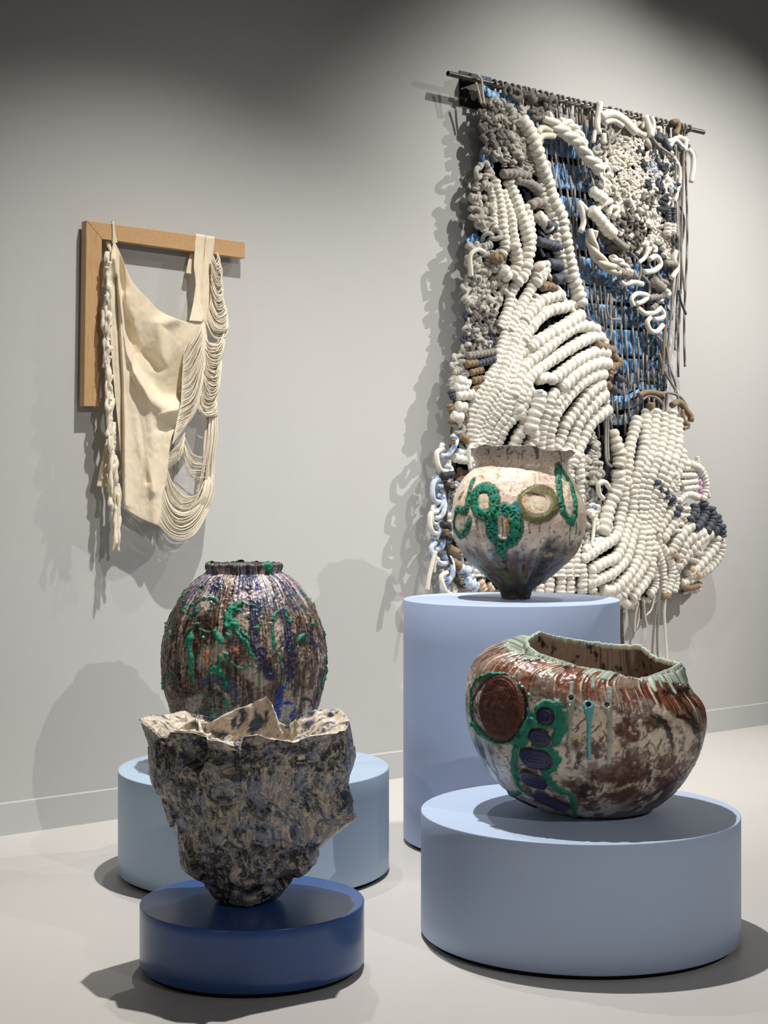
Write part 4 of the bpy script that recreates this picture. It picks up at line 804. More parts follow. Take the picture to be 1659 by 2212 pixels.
# bulging relief of the textile, metres in front of the wall
BUMP = [(1210, 790, 120, .10), (1110, 860, 80, .06), (1110, 520, 75, .05), (1370, 420, 85, .05), (1140, 330, 50, .04), (1440, 1010, 90, .07), (1320, 1230, 100, .08), (1500, 1150, 60, .05), (1290, 1010, 50, .05), (1130, 950, 80, .05)]
def bump(P):
    P = np.asarray(P, float); n = .085+0*P[..., 0]
    for x, y, r, h in BUMP: n = n+h*np.exp(-((P[..., 0]-x)**2+(P[..., 1]-y)**2)/(2*r*r*.55))
    return n
def mpp(P):                               # metres per photo px at a place on the wall
    p = Wnp(np.asarray(P, float), .1); return p[..., 1]/F
rgh = random.Random(11)
def rope(pts, wpx, col='white', dn=0, beads=False, pitch=.47, name=None, taper=None, sides=None, parent=hg, smooth_n=None, twist=False, n=None):
    """one rope through photo points; beads=True wraps it in half hitches"""
    P0 = np.array([p[:2] for p in pts], float); L = np.linalg.norm(np.diff(P0, axis=0), axis=1).sum()
    dns = [p[2] if len(p) > 2 else 0 for p in pts]
    step = wpx*pitch/5 if beads else max(2.2, wpx*.3); N = max(6, int(L/step)); P = cat_rom(P0, N)
    nn = bump(P)+dn+np.interp(np.linspace(0, 1, N), np.linspace(0, 1, len(dns)), dns) if n is None else np.full(N, n)
    r = mpp(P)*wpx/2; t = np.linspace(0, 1, N)
    V = Wnp(P, nn+r*.9)
    if beads:
        ph = np.arange(N)/5.0; b = np.abs(np.sin(np.pi*ph))**.65; k = np.floor(ph).astype(int); jr = np.array([rgh.uniform(.93, 1.06) for _ in range(k.max()+2)])
        r = r*1.13*(.75+.25*b)*jr[k]
        jx = np.array([rgh.uniform(-1, 1) for _ in range(k.max()+2)]); V = V+np.array(WT)[None]*(jx[k]*r*.06)[:, None]
    if taper: r = r*np.interp(t, np.linspace(0, 1, len(taper)), taper)
    v, f = tube(V, r, sides or (10 if beads else 7))
    return mesh_obj(name or ('wrapped_rope' if beads else 'rope_strand'), v, f, RM[col], parent)
def coil(pts, w, col='white', **k): return rope(pts, w*(1.1 if col == 'white' else 1)/4.1475, col, beads=True, **k)
def cord(pts, w, col='white', **k): return rope(pts, w/4.1475, col, **k)

# rod and its wall plate
M_rod = material('brushed_dark_steel', (.16, .155, .145), .35, .5, noise=.25, nscale=40, metal=.85)
M_plate = material('black_wall_plate', (.020, .016, .014), .45, .5, noise=.2)
rod = empty('hanging_rod', W(1243, 222, .1), 'dark steel tube rod along the top of the rope hanging', 'rod')
a, b = W(967.5, 158.5, .105), W(1520, 286, .105); rr = .0140; ax = (b-a).normalized()
P = np.array([a, a+ax*.01, b-ax*.01, b]); v, f = tube(P, rr, 20, cap=False); mesh_obj('tube', v, f, M_rod, rod)
v, f = tube(np.array([a+ax*.0004, a+ax*.05]), rr*.8, 20, cap=False); mesh_obj('tube_bore', v, f[:, ::-1], M_plate, rod)
for q, s_ in ((a, -1), (b, 1)):
    v, f = tube(np.array([q-ax*.001, q+ax*.001]), rr*1.0, 20, cap=False)
    ring = []
    d1 = ax.cross(Vector((0, 0, 1))).normalized(); d2 = ax.cross(d1)
    vv = []; 
    for rad in (rr, rr*.8): vv += [q+(d1*math.cos(t)+d2*math.sin(t))*rad for t in np.linspace(0, 2*np.pi, 20, endpoint=False)]
    mesh_obj('tube_end', [tuple(x) for x in vv], grid_faces(20, 2), M_rod, rod, False)
v, f = tube(np.array([b-ax*.003, b-ax*.002]), rr*.85, 20); mesh_obj('end_plug', v, f, M_plate, rod)
wall_plate = empty('wall_bracket', W(1025, 195, 0), 'black metal bracket plate on the wall behind the left end of the rod', 'bracket')
wall_prism('plate', [(993, 152), (1062, 168), (1062, 244), (993, 227)], .002, .006, M_plate, wall_plate, 0)
wall_prism('arm', [(1018, 158), (1042, 164), (1042, 176), (1018, 170)], .006, .088, M_plate, wall_plate, 0)
for x, y in ((1003, 163), (1003, 219), (1052, 174), (1052, 232)):
    c_ = W(x, y, .006); vv, ff = tube(np.array([c_, c_+WN*.004]), .006, 10); mesh_obj('screw_head', vv, ff, M_rod, wall_plate)
def rod_y(x): return 158.5+(x-967.5)*(286-158.5)/(1520-967.5)

# dark backing sheets behind everything, mostly standing in for shade in the gaps
M_back = material('dark_shade_backing', (.022, .024, .03), .9, .1, noise=.4, nscale=30)
def poly_sheet(name, L, R, n, mat, nu=14, nv=60, amp=.006):
    Lc, Rc = cat_rom(L, nv), cat_rom(R, nv); u = np.linspace(0, 1, nu)[None, :, None]; S = Lc[:, None]*(1-u)+Rc[:, None]*u
    q = np.stack([S[..., 0]/30, S[..., 1]/30, 0*S[..., 0]], -1); nn = n+amp*(fbm(q, 3, 3)-.5)*2; A_ = Wnp(S, nn); B_ = Wnp(S, nn-.003); m = nu*nv
    f = grid_faces(nu, nv, False); idx = np.arange(m).reshape(nv, nu); loop = np.r_[idx[0], idx[1:, -1], idx[-1, -2::-1], idx[-2:0:-1, 0]]; l2 = np.roll(loop, -1)
    return mesh_obj(name, np.concatenate([A_.reshape(-1, 3), B_.reshape(-1, 3)]), np.vstack([f, f[:, ::-1]+m, np.stack([loop, loop+m, l2+m, l2], 1)]), mat, hg)
poly_sheet('shade_backing', [(1046, 260), (1040, 400), (1025, 600), (1005, 800), (985, 1000), (975, 1200), (1010, 1270)], [(1250, 300), (1260, 500), (1290, 700), (1310, 850), (1330, 1000), (1390, 1150), (1400, 1290)], .035, M_back)['label'] = 'dark backing standing in for shade behind the knots'
poly_sheet('shade_backing', [(1230, 330), (1250, 500), (1280, 700), (1310, 850), (1330, 980)], [(1455, 320), (1450, 500), (1440, 700), (1440, 820), (1440, 930)], .032, M_back, nv=50)['label'] = 'dark backing standing in for shade behind the knots'

# tie-dyed blue cloth strips
def dye_mat(name, c1, c2, c3):
    m = bpy.data.materials.new(name); m.use_nodes = True; nt = m.node_tree; b = nt.nodes['Principled BSDF']; b.inputs['Roughness'].default_value = .65; b.inputs['Sheen Weight'].default_value = .2
    tc = nt.nodes.new('ShaderNodeTexCoord'); n = nt.nodes.new('ShaderNodeTexNoise'); n.inputs['Scale'].default_value = 14; n.inputs['Detail'].default_value = 5; n.inputs['Distortion'].default_value = 2.2
    nt.links.new(tc.outputs['Object'], n.inputs['Vector']); r = nt.nodes.new('ShaderNodeValToRGB'); e = r.color_ramp.elements; e[0].position = .33; e[0].color = (*c1, 1); e[1].position = .66; e[1].color = (*c3, 1)
    x = e.new(.5); x.color = (*c2, 1); nt.links.new(n.outputs['Fac'], r.inputs[0]); nt.links.new(r.outputs[0], b.inputs['Base Color']); return m
M_dye = dye_mat('tie_dyed_blue_cloth', (.03, .11, .27), (.11, .30, .60), (.42, .60, .80)); M_dye2 = dye_mat('deep_blue_cloth', (.018, .06, .14), (.05, .18, .38), (.16, .38, .62)); M_dye3 = dye_mat('slate_cloth', (.03, .045, .06), (.07, .10, .14), (.16, .21, .26))
def cstrip(pts, h, mat, dn=.0, crinkle=1.0, n=None, lab=None):
    P = cat_rom(pts, 70); m = 9; a = np.linspace(-1, 1, m)[None, :]; hh = np.broadcast_to(np.interp(np.linspace(0, 1, 70), np.linspace(0, 1, len(h)), h)[:, None], (70, m)) if isinstance(h, (list, tuple)) else h
    S = np.stack([np.repeat(P[:, :1], m, 1)+0*a, P[:, 1:]+a*hh/2], -1); q = np.stack([S[..., 0]/7, S[..., 1]/13, 0*S[..., 0]+P[0, 1]], -1)
    S[..., 1] += (fbm(q*1.5, 2, 9)-.5)*3
    nn = (bump(S)*0+.078 if n is None else n)+dn+.022*crinkle*(fbm(q, 3, 4)-.5)+.005*np.sin(P[:, :1]*.55); A_ = Wnp(S, nn); B_ = Wnp(S, nn-.002); M = 70*m
    f = grid_faces(m, 70, False); idx = np.arange(M).reshape(70, m); loop = np.r_[idx[0], idx[1:, -1], idx[-1, -2::-1], idx[-2:0:-1, 0]]; l2 = np.roll(loop, -1)
    o = mesh_obj('cloth_strip', np.concatenate([A_.reshape(-1, 3), B_.reshape(-1, 3)]), np.vstack([f, f[:, ::-1]+M, np.stack([loop, loop+M, l2+M, l2], 1)]), mat, hg)
    if lab: o['label'] = lab
    return o
for y, h, x0, x1, mt in ((285, 38, 1235, 1290, 0), (321, 36, 1170, 1300, 0), (381, 55, 1160, 1330, 0), (445, 42, 1180, 1400, 0), (511, 50, 1195, 1440, 0), (579, 58, 1215, 1446, 0), (629, 28, 1225, 1447, 0), (674, 46, 1240, 1444, 1), (730, 56, 1265, 1443, 1), (780, 34, 1290, 1445, 1)):
    sl = .13 if y < 600 else .07
    cstrip([(x0, y+(x0-1230)*sl), ((x0+x1)/2, y+((x0+x1)/2-1230)*sl+2), (x1, y+(x1-1230)*sl)], h, (M_dye, M_dye2)[mt])
cstrip(H4([(500, 850), (640, 840), (760, 790), (900, 800), (1000, 860)]), 26, M_dye3, .01); cstrip(H4([(520, 930), (620, 930), (760, 850), (960, 880)]), 20, M_dye3, .004)
cstrip(H4([(480, 1000), (620, 1000), (760, 930)]), 14, M_dye, .012, lab='bright blue strip'); cstrip(H4([(740, 900), (860, 900), (960, 910)]), 12, M_dye2, .01)
cstrip(H4([(470, 1080), (620, 1060), (720, 1040), (790, 990)]), 18, M_dye3, .01); cstrip(H4([(470, 1180), (600, 1190), (700, 1130), (760, 1060)]), 24, M_dye3, .008)
for p, h in ((H1([(560, 930), (620, 900), (690, 960)]), 26), (H1([(450, 1690), (520, 1640), (590, 1700)]), 22), (H3([(430, 590), (450, 600), (480, 590)]), 22), (H3([(400, 860), (430, 870), (470, 860)]), 18), (H1([(590, 740), (620, 745), (650, 750)]), 10), (H3([(430, 490), (460, 500), (520, 500)]), 16), (H3([(470, 250), (500, 255), (530, 260)]), 10)):
    cstrip(p, h, M_dye, 0, 1.6, n=.09)
cstrip(H1([(600, 250), (640, 330), (760, 370), (860, 410), (930, 480), (1040, 540), (1130, 600)]), [26, 16, 16, 15, 14, 12, 10], M_dye, .01, .6, n=.10, lab='pale blue strip along the top')
cstrip(H1([(605, 230), (635, 250), (660, 300)]), 22, M_dye, 0, .4, n=.095); cstrip(H2([(890, 470), (960, 560), (1070, 640)]), 22, M_dye, 0, 1, n=.08)
cstrip(H4([(950, 60), (985, 200), (1010, 330)]), 60, M_dye2, 0, 1, n=.05); cstrip(H4([(900, 470), (930, 570), (830, 690)]), [16, 14, 4], M_dye3, .02, 1, n=.10); cstrip(H4([(930, 520), (1000, 590)]), 22, M_dye, 0, 1, n=.085)

# grey warp cords looped over the rod
for k in range(38):
    x = 1056+k*11.6+rgh.uniform(-2, 2)
    if 1283 < x < 1292: continue
    yt = rod_y(x)
    ye = 300+rgh.uniform(0, 40) if x < 1165 else (930+rgh.uniform(-30, 20) if x < 1442 else 660+rgh.uniform(0, 160))
    if x < 1165: path_end = (x+14, ye)
    dr = 12 if x < 1400 else -6
    ph = k % 2; Y = np.linspace(yt+8, ye, 40); X = x+dr*(Y-yt)/700+2.5*np.sin(Y/60+k)
    if 1160 < x < 1283:                    # fan out to the lower middle
        X = x+(np.interp(Y, [yt, 330, 600, 930], [0, 8, 45, 105]))*(1-.55*(x-1160)/120)+2.5*np.sin(Y/60+k)
    nn = .086+.016*np.sin(Y/32*np.pi/1.0+ph*np.pi)
    P = [(x+1, yt+10)]; V = Wnp(np.stack([X, Y], 1), nn); V = cat_rom(V, 80)
    c0 = a+ax*((x-967.5)/(1520-967.5)*(b-a).length); rl = rr+.007
    # front over the top and down the back
    pre = [c0+WN*(rl*math.cos(t))+Vector((0, 0, rl*math.sin(t))) for t in np.linspace(-.5, math.pi*1.15, 12)]
    bk = [np.array(pre[-1])-np.array([0, 0, .03*i])+np.array(WN)*(.0) for i in range(1, 3)]
    allp = np.vstack([np.array(bk)[::-1], np.array(pre)[::-1], V]); g = mpp([x, yt])*5.4/2
    v, f = tube(cat_rom(allp[::1], 120), g, 6); mesh_obj('warp_cord', v, f, RM['grey'], hg)
    # the returning strand of the loop
    if rgh.random() < .5 and x > 1070:
        X2 = X+4.5; V2 = Wnp(np.stack([X2, Y], 1)[:int(40*rgh.uniform(.15, .5))+3], (nn+.003)[:int(0)+1][0]-.02); v, f = tube(np.vstack([np.array(bk)[-1:]+np.array(WT)*.008, V2]), g, 6); mesh_obj('warp_cord', v, f, RM['grey'], hg)

# ---- white half-hitch rows, upper left
for pts, w in ((H1([(700, 1110), (740, 1300), (770, 1500), (790, 1700), (760, 1800)]), 88), (H1([(820, 1110), (880, 1290), (950, 1480), (1000, 1660), (990, 1800), (960, 1960)]), 100),
               (H1([(760, 1210), (830, 1400), (860, 1560), (880, 1700), (870, 1840)]), 84), (H1([(960, 1340), (1000, 1480), (1020, 1640), (1000, 1800)]), 100), (H1([(650, 1180), (680, 1290), (690, 1420), (700, 1560)]), 66), (H1([(900, 1250), (960, 1400)]), 60)):
    coil(pts, w)
coil(H1([(930, 560), (1020, 700), (1070, 830), (1110, 980), (1165, 1130)])+H1([(1220, 1300), (1290, 1450), (1310, 1600), (1350, 1760), (1385, 1940)])+H3([(1400, 170), (1440, 290), (1480, 420)]), 118, dn=.02)
coil(H1([(1090, 1130), (1140, 1280), (1200, 1400), (1240, 1530), (1260, 1680), (1300, 1840), (1340, 1980)]), 92, dn=.01)
coil(H1([(1080, 1420), (1150, 1500), (1190, 1560)]), 90, dn=.02); coil(H1([(1170, 1620), (1230, 1700)]), 70, 'white')
# grey and navy wraps
for pts, w, c in ((H1([(760, 1060), (870, 1060), (1010, 1085)]), 84, 'grey'), (H1([(880, 1110), (1000, 1140), (1095, 1210)]), 84, 'grey'), (H1([(1010, 1350), (1080, 1320), (1150, 1330)]), 92, 'grey'), (H1([(1150, 1510), (1230, 1540)]), 92, 'navy'), (H1([(1075, 1660), (1180, 1690), (1285, 1720)]), 84, 'navy'),
                  (H1([(1175, 1860), (1290, 1880)]), 96, 'navy'), (H1([(1220, 2010), (1325, 1990)]), 96, 'navy'), (H1([(1040, 1440), (1090, 1480)]), 60, 'grey'), (H1([(680, 1790), (720, 1830), (770, 1800)]), 90, 'tan'), (H3([(1110, 250), (1180, 240), (1240, 260)]), 76, 'tan'), (H3([(1040, 330), (1060, 350)]), 50, 'tan')):
    coil(pts, w, c, dn=.03)
cord(H1([(1110, 1590), (1150, 1640), (1110, 1720), (1140, 1800)]), 30, 'navy', dn=.03)
# lattice of short fat knots between the rows
for pts in (H1([(880, 1680), (900, 1850), (850, 1980)]), H1([(1000, 1860), (960, 1960), (900, 2040)]), H1([(1090, 1860), (1120, 1960), (1060, 2050)]), H3([(1140, 20), (1150, 100), (1070, 170)]), H1([(770, 1900), (820, 2000)])): coil(pts, 96, dn=.02)
# ---- the large fan
g0 = H3([(870, 360), (800, 520), (780, 700), (740, 830), (690, 990), (600, 1130), (520, 1260), (490, 1400), (480, 1560), (480, 1710)])
g1 = H3([(1080, 330), (960, 560), (880, 720), (820, 870), (770, 1000), (740, 1130), (640, 1280), (570, 1420), (520, 1560), (510, 1710)])
g2 = H3([(1010, 640), (930, 760), (870, 900), (830, 1050), (800, 1170), (760, 1330), (680, 1440), (620, 1580), (600, 1710)])
g3 = H3([(880, 860), (880, 1000), (860, 1130), (870, 1270), (880, 1400), (800, 1500), (740, 1620), (710, 1710)])
def mid(a, b, t=.5): A_, B_ = cat_rom(a, 10), cat_rom(b, 10); return [tuple(x) for x in A_*(1-t)+B_*t]
for g in (H3([(1000, 40), (900, 200), (840, 330), (810, 470), (740, 620)]), g0, mid(g0, g1), g1, mid(g1, g2, .35), mid(g1, g2, .7), g2, mid(g2, g3), g3): coil(g, 84, dn=.01 if g is g1 else 0)
for pts, w in (([(1110, 60), (1040, 230), (960, 380), (880, 520), (820, 640)], 90), ([(1000, 470), (930, 620), (850, 740)], 90), ([(890, 1310), (930, 1380), (980, 1460), (900, 1600), (860, 1710)], 100), ([(1000, 1500), (1050, 1580), (990, 1710)], 96),
               ([(1310, 320), (1200, 340), (1090, 400), (1000, 500), (960, 560)], 96), ([(1430, 400), (1320, 430), (1200, 460), (1090, 540), (1010, 640), (950, 740)], 92), ([(1480, 490), (1380, 560), (1230, 650), (1100, 730), (1010, 800)], 104),
               ([(1620, 640), (1530, 600), (1400, 620), (1240, 730), (1100, 850), (970, 960), (910, 1090), (870, 1230)], 98), ([(1664, 705), (1560, 700), (1420, 770), (1260, 870), (1130, 960), (1020, 1050), (980, 1140), (930, 1230), (890, 1330)], 96),
               ([(1714, 849), (1640, 830), (1560, 850), (1450, 900), (1340, 980), (1230, 1070)], 96), ([(1724, 939), (1640, 930), (1520, 970), (1400, 1050), (1290, 1160)], 104), ([(1684, 1029), (1580, 1050), (1450, 1130), (1380, 1210), (1310, 1290), (1240, 1400), (1190, 1560), (1170, 1710)], 96),
               ([(1674, 1109), (1600, 1150), (1500, 1250), (1410, 1370), (1330, 1480), (1290, 1600), (1240, 1710)], 96), ([(1700, 1200), (1620, 1260), (1520, 1370), (1440, 1480), (1400, 1600), (1340, 1720)], 98), ([(1724, 1339), (1610, 1420), (1540, 1500), (1490, 1620), (1430, 1750), (1390, 1850)], 96),
               ([(1250, 1180), (1200, 1240), (1180, 1320), (1150, 1420), (1120, 1560), (1100, 1710)], 88), ([(1020, 1150), (980, 1260), (950, 1330), (920, 1420)], 92), ([(1080, 1000), (1000, 1060), (960, 1150), (910, 1280)], 88), ([(1240, 1080), (1160, 1060), (1080, 1080)], 90), ([(900, 900), (930, 850), (1010, 830)], 80), ([(1060, 470), (1130, 440), (1200, 440)], 60), ([(1700, 720), (1640, 1000), (1680, 1180), (1700, 1300)], 56), ([(1320, 1200), (1260, 1270), (1220, 1400)], 80)):
    coil(H3(pts), w, dn=rgh.uniform(0, .012))
o = coil(H3([(1110, 1180), (1090, 1290), (1050, 1420), (1020, 1540)]), 112, dn=.05); coil(H3([(1105, 1170), (1112, 1215)]), 56, 'pale', dn=.085)
for p in (H3([(1170, 130), (1250, 240), (1300, 300)]), H3([(1310, 370), (1400, 460), (1440, 520)]), H4([(60, 90), (170, 230)])): cord(p, 48, dn=.03)
coil(H4([(240, 270), (330, 330), (420, 400)]), 74, 'navy', dn=.01); coil(H4([(360, 520), (430, 540), (515, 570)]), 84, 'tan', dn=.02); coil(H4([(500, 590), (560, 680), (500, 730), (480, 810)]), 72, 'tan', dn=.02); coil(H4([(450, 850), (480, 900)]), 70, 'tan', dn=.01); coil(H4([(540, 800), (590, 830)]), 66, 'navy', dn=.01); coil(H4([(500, 900), (540, 940)]), 76, 'navy')
# rows carrying on down behind the footed pot
for k in range(14):
    x = 1022+k*17.5; coil([(x*1.0, 968, 0), (x+6*math.sin(k), 1050, 0), (x+4-k*.6, 1140, 0), (x+6-k, 1245, 0)], 86, dn=rgh.uniform(-.01, .01))
# ---- right lower block
for pts, w in (([(820, -230), (800, -60), (790, 120), (740, 300), (700, 440), (690, 560), (680, 700), (640, 820), (600, 960), (540, 1090), (420, 1150), (300, 1220)], 92), ([(740, -160), (690, 0), (660, 140), (640, 300), (610, 450), (600, 600), (570, 760), (540, 900), (440, 980), (320, 1060), (240, 1120)], 92),
               ([(900, -230), (880, -40), (860, 130), (800, 280), (760, 420), (745, 560), (740, 720), (700, 860), (660, 1000), (620, 1120), (520, 1230), (400, 1290), (280, 1330)], 92), ([(960, -200), (960, 0), (930, 150), (880, 300), (830, 430), (800, 560), (780, 700), (765, 900), (745, 1050), (700, 1180), (620, 1290), (520, 1380), (420, 1390)], 90),
               ([(1040, -220), (1030, 0), (1010, 150), (960, 290), (920, 420), (870, 540), (840, 650), (815, 760), (810, 900), (815, 1030), (790, 1150), (720, 1260), (640, 1360), (590, 1440)], 92), ([(1090, -150), (1090, 90), (1060, 220), (1020, 330), (970, 450), (930, 560), (890, 680), (855, 800), (845, 920), (860, 1040), (850, 1160), (820, 1270), (740, 1380), (680, 1460)], 94),
               ([(1130, 130), (1120, 240), (1070, 370), (1010, 490), (960, 600), (920, 720), (890, 860)], 88), ([(900, 900), (940, 980), (1000, 1070), (1040, 1180), (1030, 1300), (990, 1420)], 72), ([(880, 960), (930, 1080), (960, 1200), (960, 1330), (950, 1440)], 66), ([(860, 1000), (890, 1120), (900, 1250), (890, 1360), (840, 1430)], 66),
               ([(1080, 560), (1000, 720), (930, 840), (900, 920)], 84), ([(1110, 700), (1060, 780), (1000, 870), (960, 940)], 84), ([(1220, 800), (1150, 870), (1080, 960), (1040, 1040)], 88), ([(1330, 870), (1240, 900), (1170, 960), (1120, 1050), (1100, 1110)], 92), ([(1390, 880), (1300, 930), (1220, 1010), (1140, 1110), (1080, 1200)], 92),
               ([(1440, 900), (1420, 1000), (1350, 1090), (1270, 1180), (1180, 1250)], 92), ([(1485, 930), (1470, 1060), (1400, 1170), (1300, 1240), (1200, 1300), (1120, 1330)], 76), ([(560, 310), (560, 400), (530, 520), (480, 640), (450, 760), (420, 880)], 110), ([(620, 330), (650, 420), (680, 500)], 70),
               ([(360, 620), (340, 740), (380, 860)], 76), ([(420, 940), (330, 1000), (250, 1040)], 80), ([(230, 1150), (240, 1260), (240, 1410)], 78), ([(130, 1170), (130, 1290), (125, 1410)], 78), ([(45, 1200), (50, 1300), (45, 1410)], 82), ([(-50, 1270), (-60, 1410)], 82), ([(-140, 1330), (-150, 1410)], 76), ([(330, 1240), (330, 1330), (330, 1410)], 74), ([(470, 1400), (560, 1450), (640, 1520)], 74), ([(1060, 1200), (1080, 1300), (1060, 1400)], 66), ([(590, 1470), (640, 1510), (700, 1490)], 60)):
    coil(H6(pts), w, dn=rgh.uniform(0, .012))
o = rope([p+(0,) for p in H4([(515, 1280), (545, 1400), (575, 1520), (565, 1610)])], 30, 'cream', dn=.02, name='sheath', taper=[.6, .85, 1.0, .95], sides=12, beads=True)
# navy block and small rows on the right
for pts in ([(1250, 620), (1240, 690), (1200, 770)], [(1320, 600), (1340, 690), (1300, 780), (1250, 840)], [(1390, 640), (1400, 760), (1350, 870)], [(1440, 710), (1450, 800), (1420, 880)], [(1480, 800), (1492, 910)], [(900, 400), (930, 500)], [(975, 480), (985, 560)], [(1040, 540), (1040, 610)], [(1100, 640), (1070, 720)]): coil(H6(pts), 84, 'navy', dn=.02)
for pts, w, c in (([(1100, 360), (1250, 362)], 46, 0), ([(1120, 430), (1260, 412)], 46, 0), ([(1140, 480), (1270, 465)], 46, 0), ([(1100, 600), (1180, 530), (1280, 560)], 56, 0), ([(1150, 300), (1260, 296)], 44, 0), ([(1200, 255), (1290, 300), (1335, 400), (1340, 500), (1320, 590)], 62, 0), ([(1150, 250), (1220, 262)], 44, 0), ([(1270, 190), (1278, 275)], 34, 0), ([(1360, 500), (1375, 560)], 34, 0), ([(1250, 350), (1262, 385)], 46, 'blue'), ([(1280, 400), (1296, 440)], 44, 'pink'), ([(1290, 465), (1302, 510)], 44, 'pink'), ([(1265, 560), (1300, 545)], 44, 'pink'),
                  ([(1140, 660), (1200, 660)], 34, 0), ([(1130, 720), (1200, 720)], 34, 0), ([(1050, 790), (1140, 800)], 36, 0), ([(1060, 850), (1130, 860)], 34, 0), ([(1060, 330), (1090, 430), (1070, 500)], 60, 0), ([(1020, 1040), (1080, 1070)], 56, 'peach'), ([(1100, 1110), (1160, 1140)], 56, 'peach'), ([(1210, 1190), (1290, 1260)], 60, 'peach'), ([(1120, 1350), (1200, 1370), (1285, 1350)], 50, 'tan'), ([(1190, 1280), (1290, 1240), (1340, 1210)], 50, 'cream'), ([(1210, 1040), (1300, 1060)], 40, 0), ([(1190, 1100), (1270, 1130)], 40, 0), ([(950, 1440), (1010, 1450)], 64, 'tan'), ([(1280, 980), (1310, 920)], 40, 0), ([(1260, 1340), (1300, 1350)], 34, 'peach'), ([(340, 940), (440, 930)], 40, 'blue')):
    coil(H6(pts), w, c or 'white', dn=.03)
# ---- left edge chains, wraps and black cord
for pts, w, c in (([(450, 870), (580, 850), (710, 830)], 68, 'grey'), ([(540, 940), (620, 920), (700, 890)], 66, 'navy'), ([(440, 940), (540, 930)], 70, 'tan'), ([(480, 1020), (590, 990)], 66, 'tan'), ([(500, 1090), (600, 1070)], 66, 'tan'), ([(500, 1170), (550, 1140)], 50, 'tan'), ([(360, 1080), (470, 1120)], 76, 'white'), ([(340, 1150), (450, 1160)], 76, 'white'), ([(350, 1225), (510, 1210)], 84, 'white'), ([(350, 1320), (450, 1330)], 88, 'white'), ([(310, 1400), (400, 1420)], 88, 'white'), ([(400, 1360), (440, 1420)], 60, 'tan'), ([(300, 1170), (330, 1250)], 60, 'navy'), ([(290, 1300), (320, 1400), (300, 1470)], 60, 'tan'), ([(330, 1600), (335, 1700)], 50, 'tan'), ([(390, 1580), (450, 1620)], 70, 'tan')):
    coil(H3(pts), w, c, dn=.02)
for pts, w, c in (([(280, 1010), (360, 1060)], 84, 'tan'), ([(310, 1130), (390, 1180)], 84, 'tan'), ([(560, 1300), (600, 1390)], 76, 'peach'), ([(480, 1250), (520, 1380)], 76, 'blue'), ([(380, 1190), (470, 1220)], 90, 'blue'), ([(430, 1300), (530, 1360)], 90, 'blue'), ([(640, 1330), (680, 1390)], 60, 'peach'), ([(360, 520), (380, 620), (350, 720)], 90, 'white'), ([(300, 700), (300, 800)], 84, 'white'), ([(330, 850), (400, 950), (430, 1060)], 96, 'white'), ([(330, 200), (480, 230)], 76, 'white'), ([(360, 150), (470, 170)], 66, 'blue')):
    coil(H5(pts), w, c, dn=.01)
def chain(pts, w, cols, name='chain_loop', dn=.02):
    P = cat_rom(np.array(pts, float), max(3, int(np.linalg.norm(np.diff(np.array(pts, float), axis=0), axis=1).sum()/(w*1.05/4.1475))))
    for i in range(len(P)-1):
        A_, B_ = P[i], P[i+1]; d = B_-A_; n_ = np.array([-d[1], d[0]]); n_ /= np.linalg.norm(n_); s_ = 1 if i % 2 else -1; k = w*.55/4.1475
        rope([tuple(A_-d*.25)+(0,), tuple(A_+n_*s_*k)+(.012,), tuple(B_+n_*s_*k*.7)+(.018,), tuple(B_+d*.15-n_*s_*k*.4)+(.0,), tuple(A_+d*.5-n_*s_*k*.7)+(-.01,)], w*.42/4.1475, cols[i % len(cols)], dn=dn, name=name)
chain(H5([(300, 30), (240, 170), (250, 330), (200, 480), (190, 650), (180, 820), (175, 960), (240, 1110), (280, 1260), (310, 1400)]), 115, ['blue', 'white', 'blue', 'pale'])
chain(H5([(270, 1220), (260, 1400)]), 80, ['blue', 'pale']); chain(H5([(210, 520), (180, 700), (165, 900)]), 80, ['pale', 'white'])
cord(H5([(255, 365), (280, 450), (270, 600), (262, 720), (255, 850), (262, 960), (290, 1090), (340, 1200), (380, 1300), (430, 1340)]), 24, 'black', dn=.045)
for p in ([(225, 370), (330, 350)], [(250, 440), (330, 480)], [(220, 800), (290, 810)], [(220, 900), (300, 920)], [(350, 1290), (400, 1340)]): coil(H5(p), 62, 'black', dn=.04)
for x, y in ((312, 445), (268, 870), (330, 60), (400, 1308)): coil(H5([(x, y-26), (x, y+26)]), 40, 'tan', dn=.06)
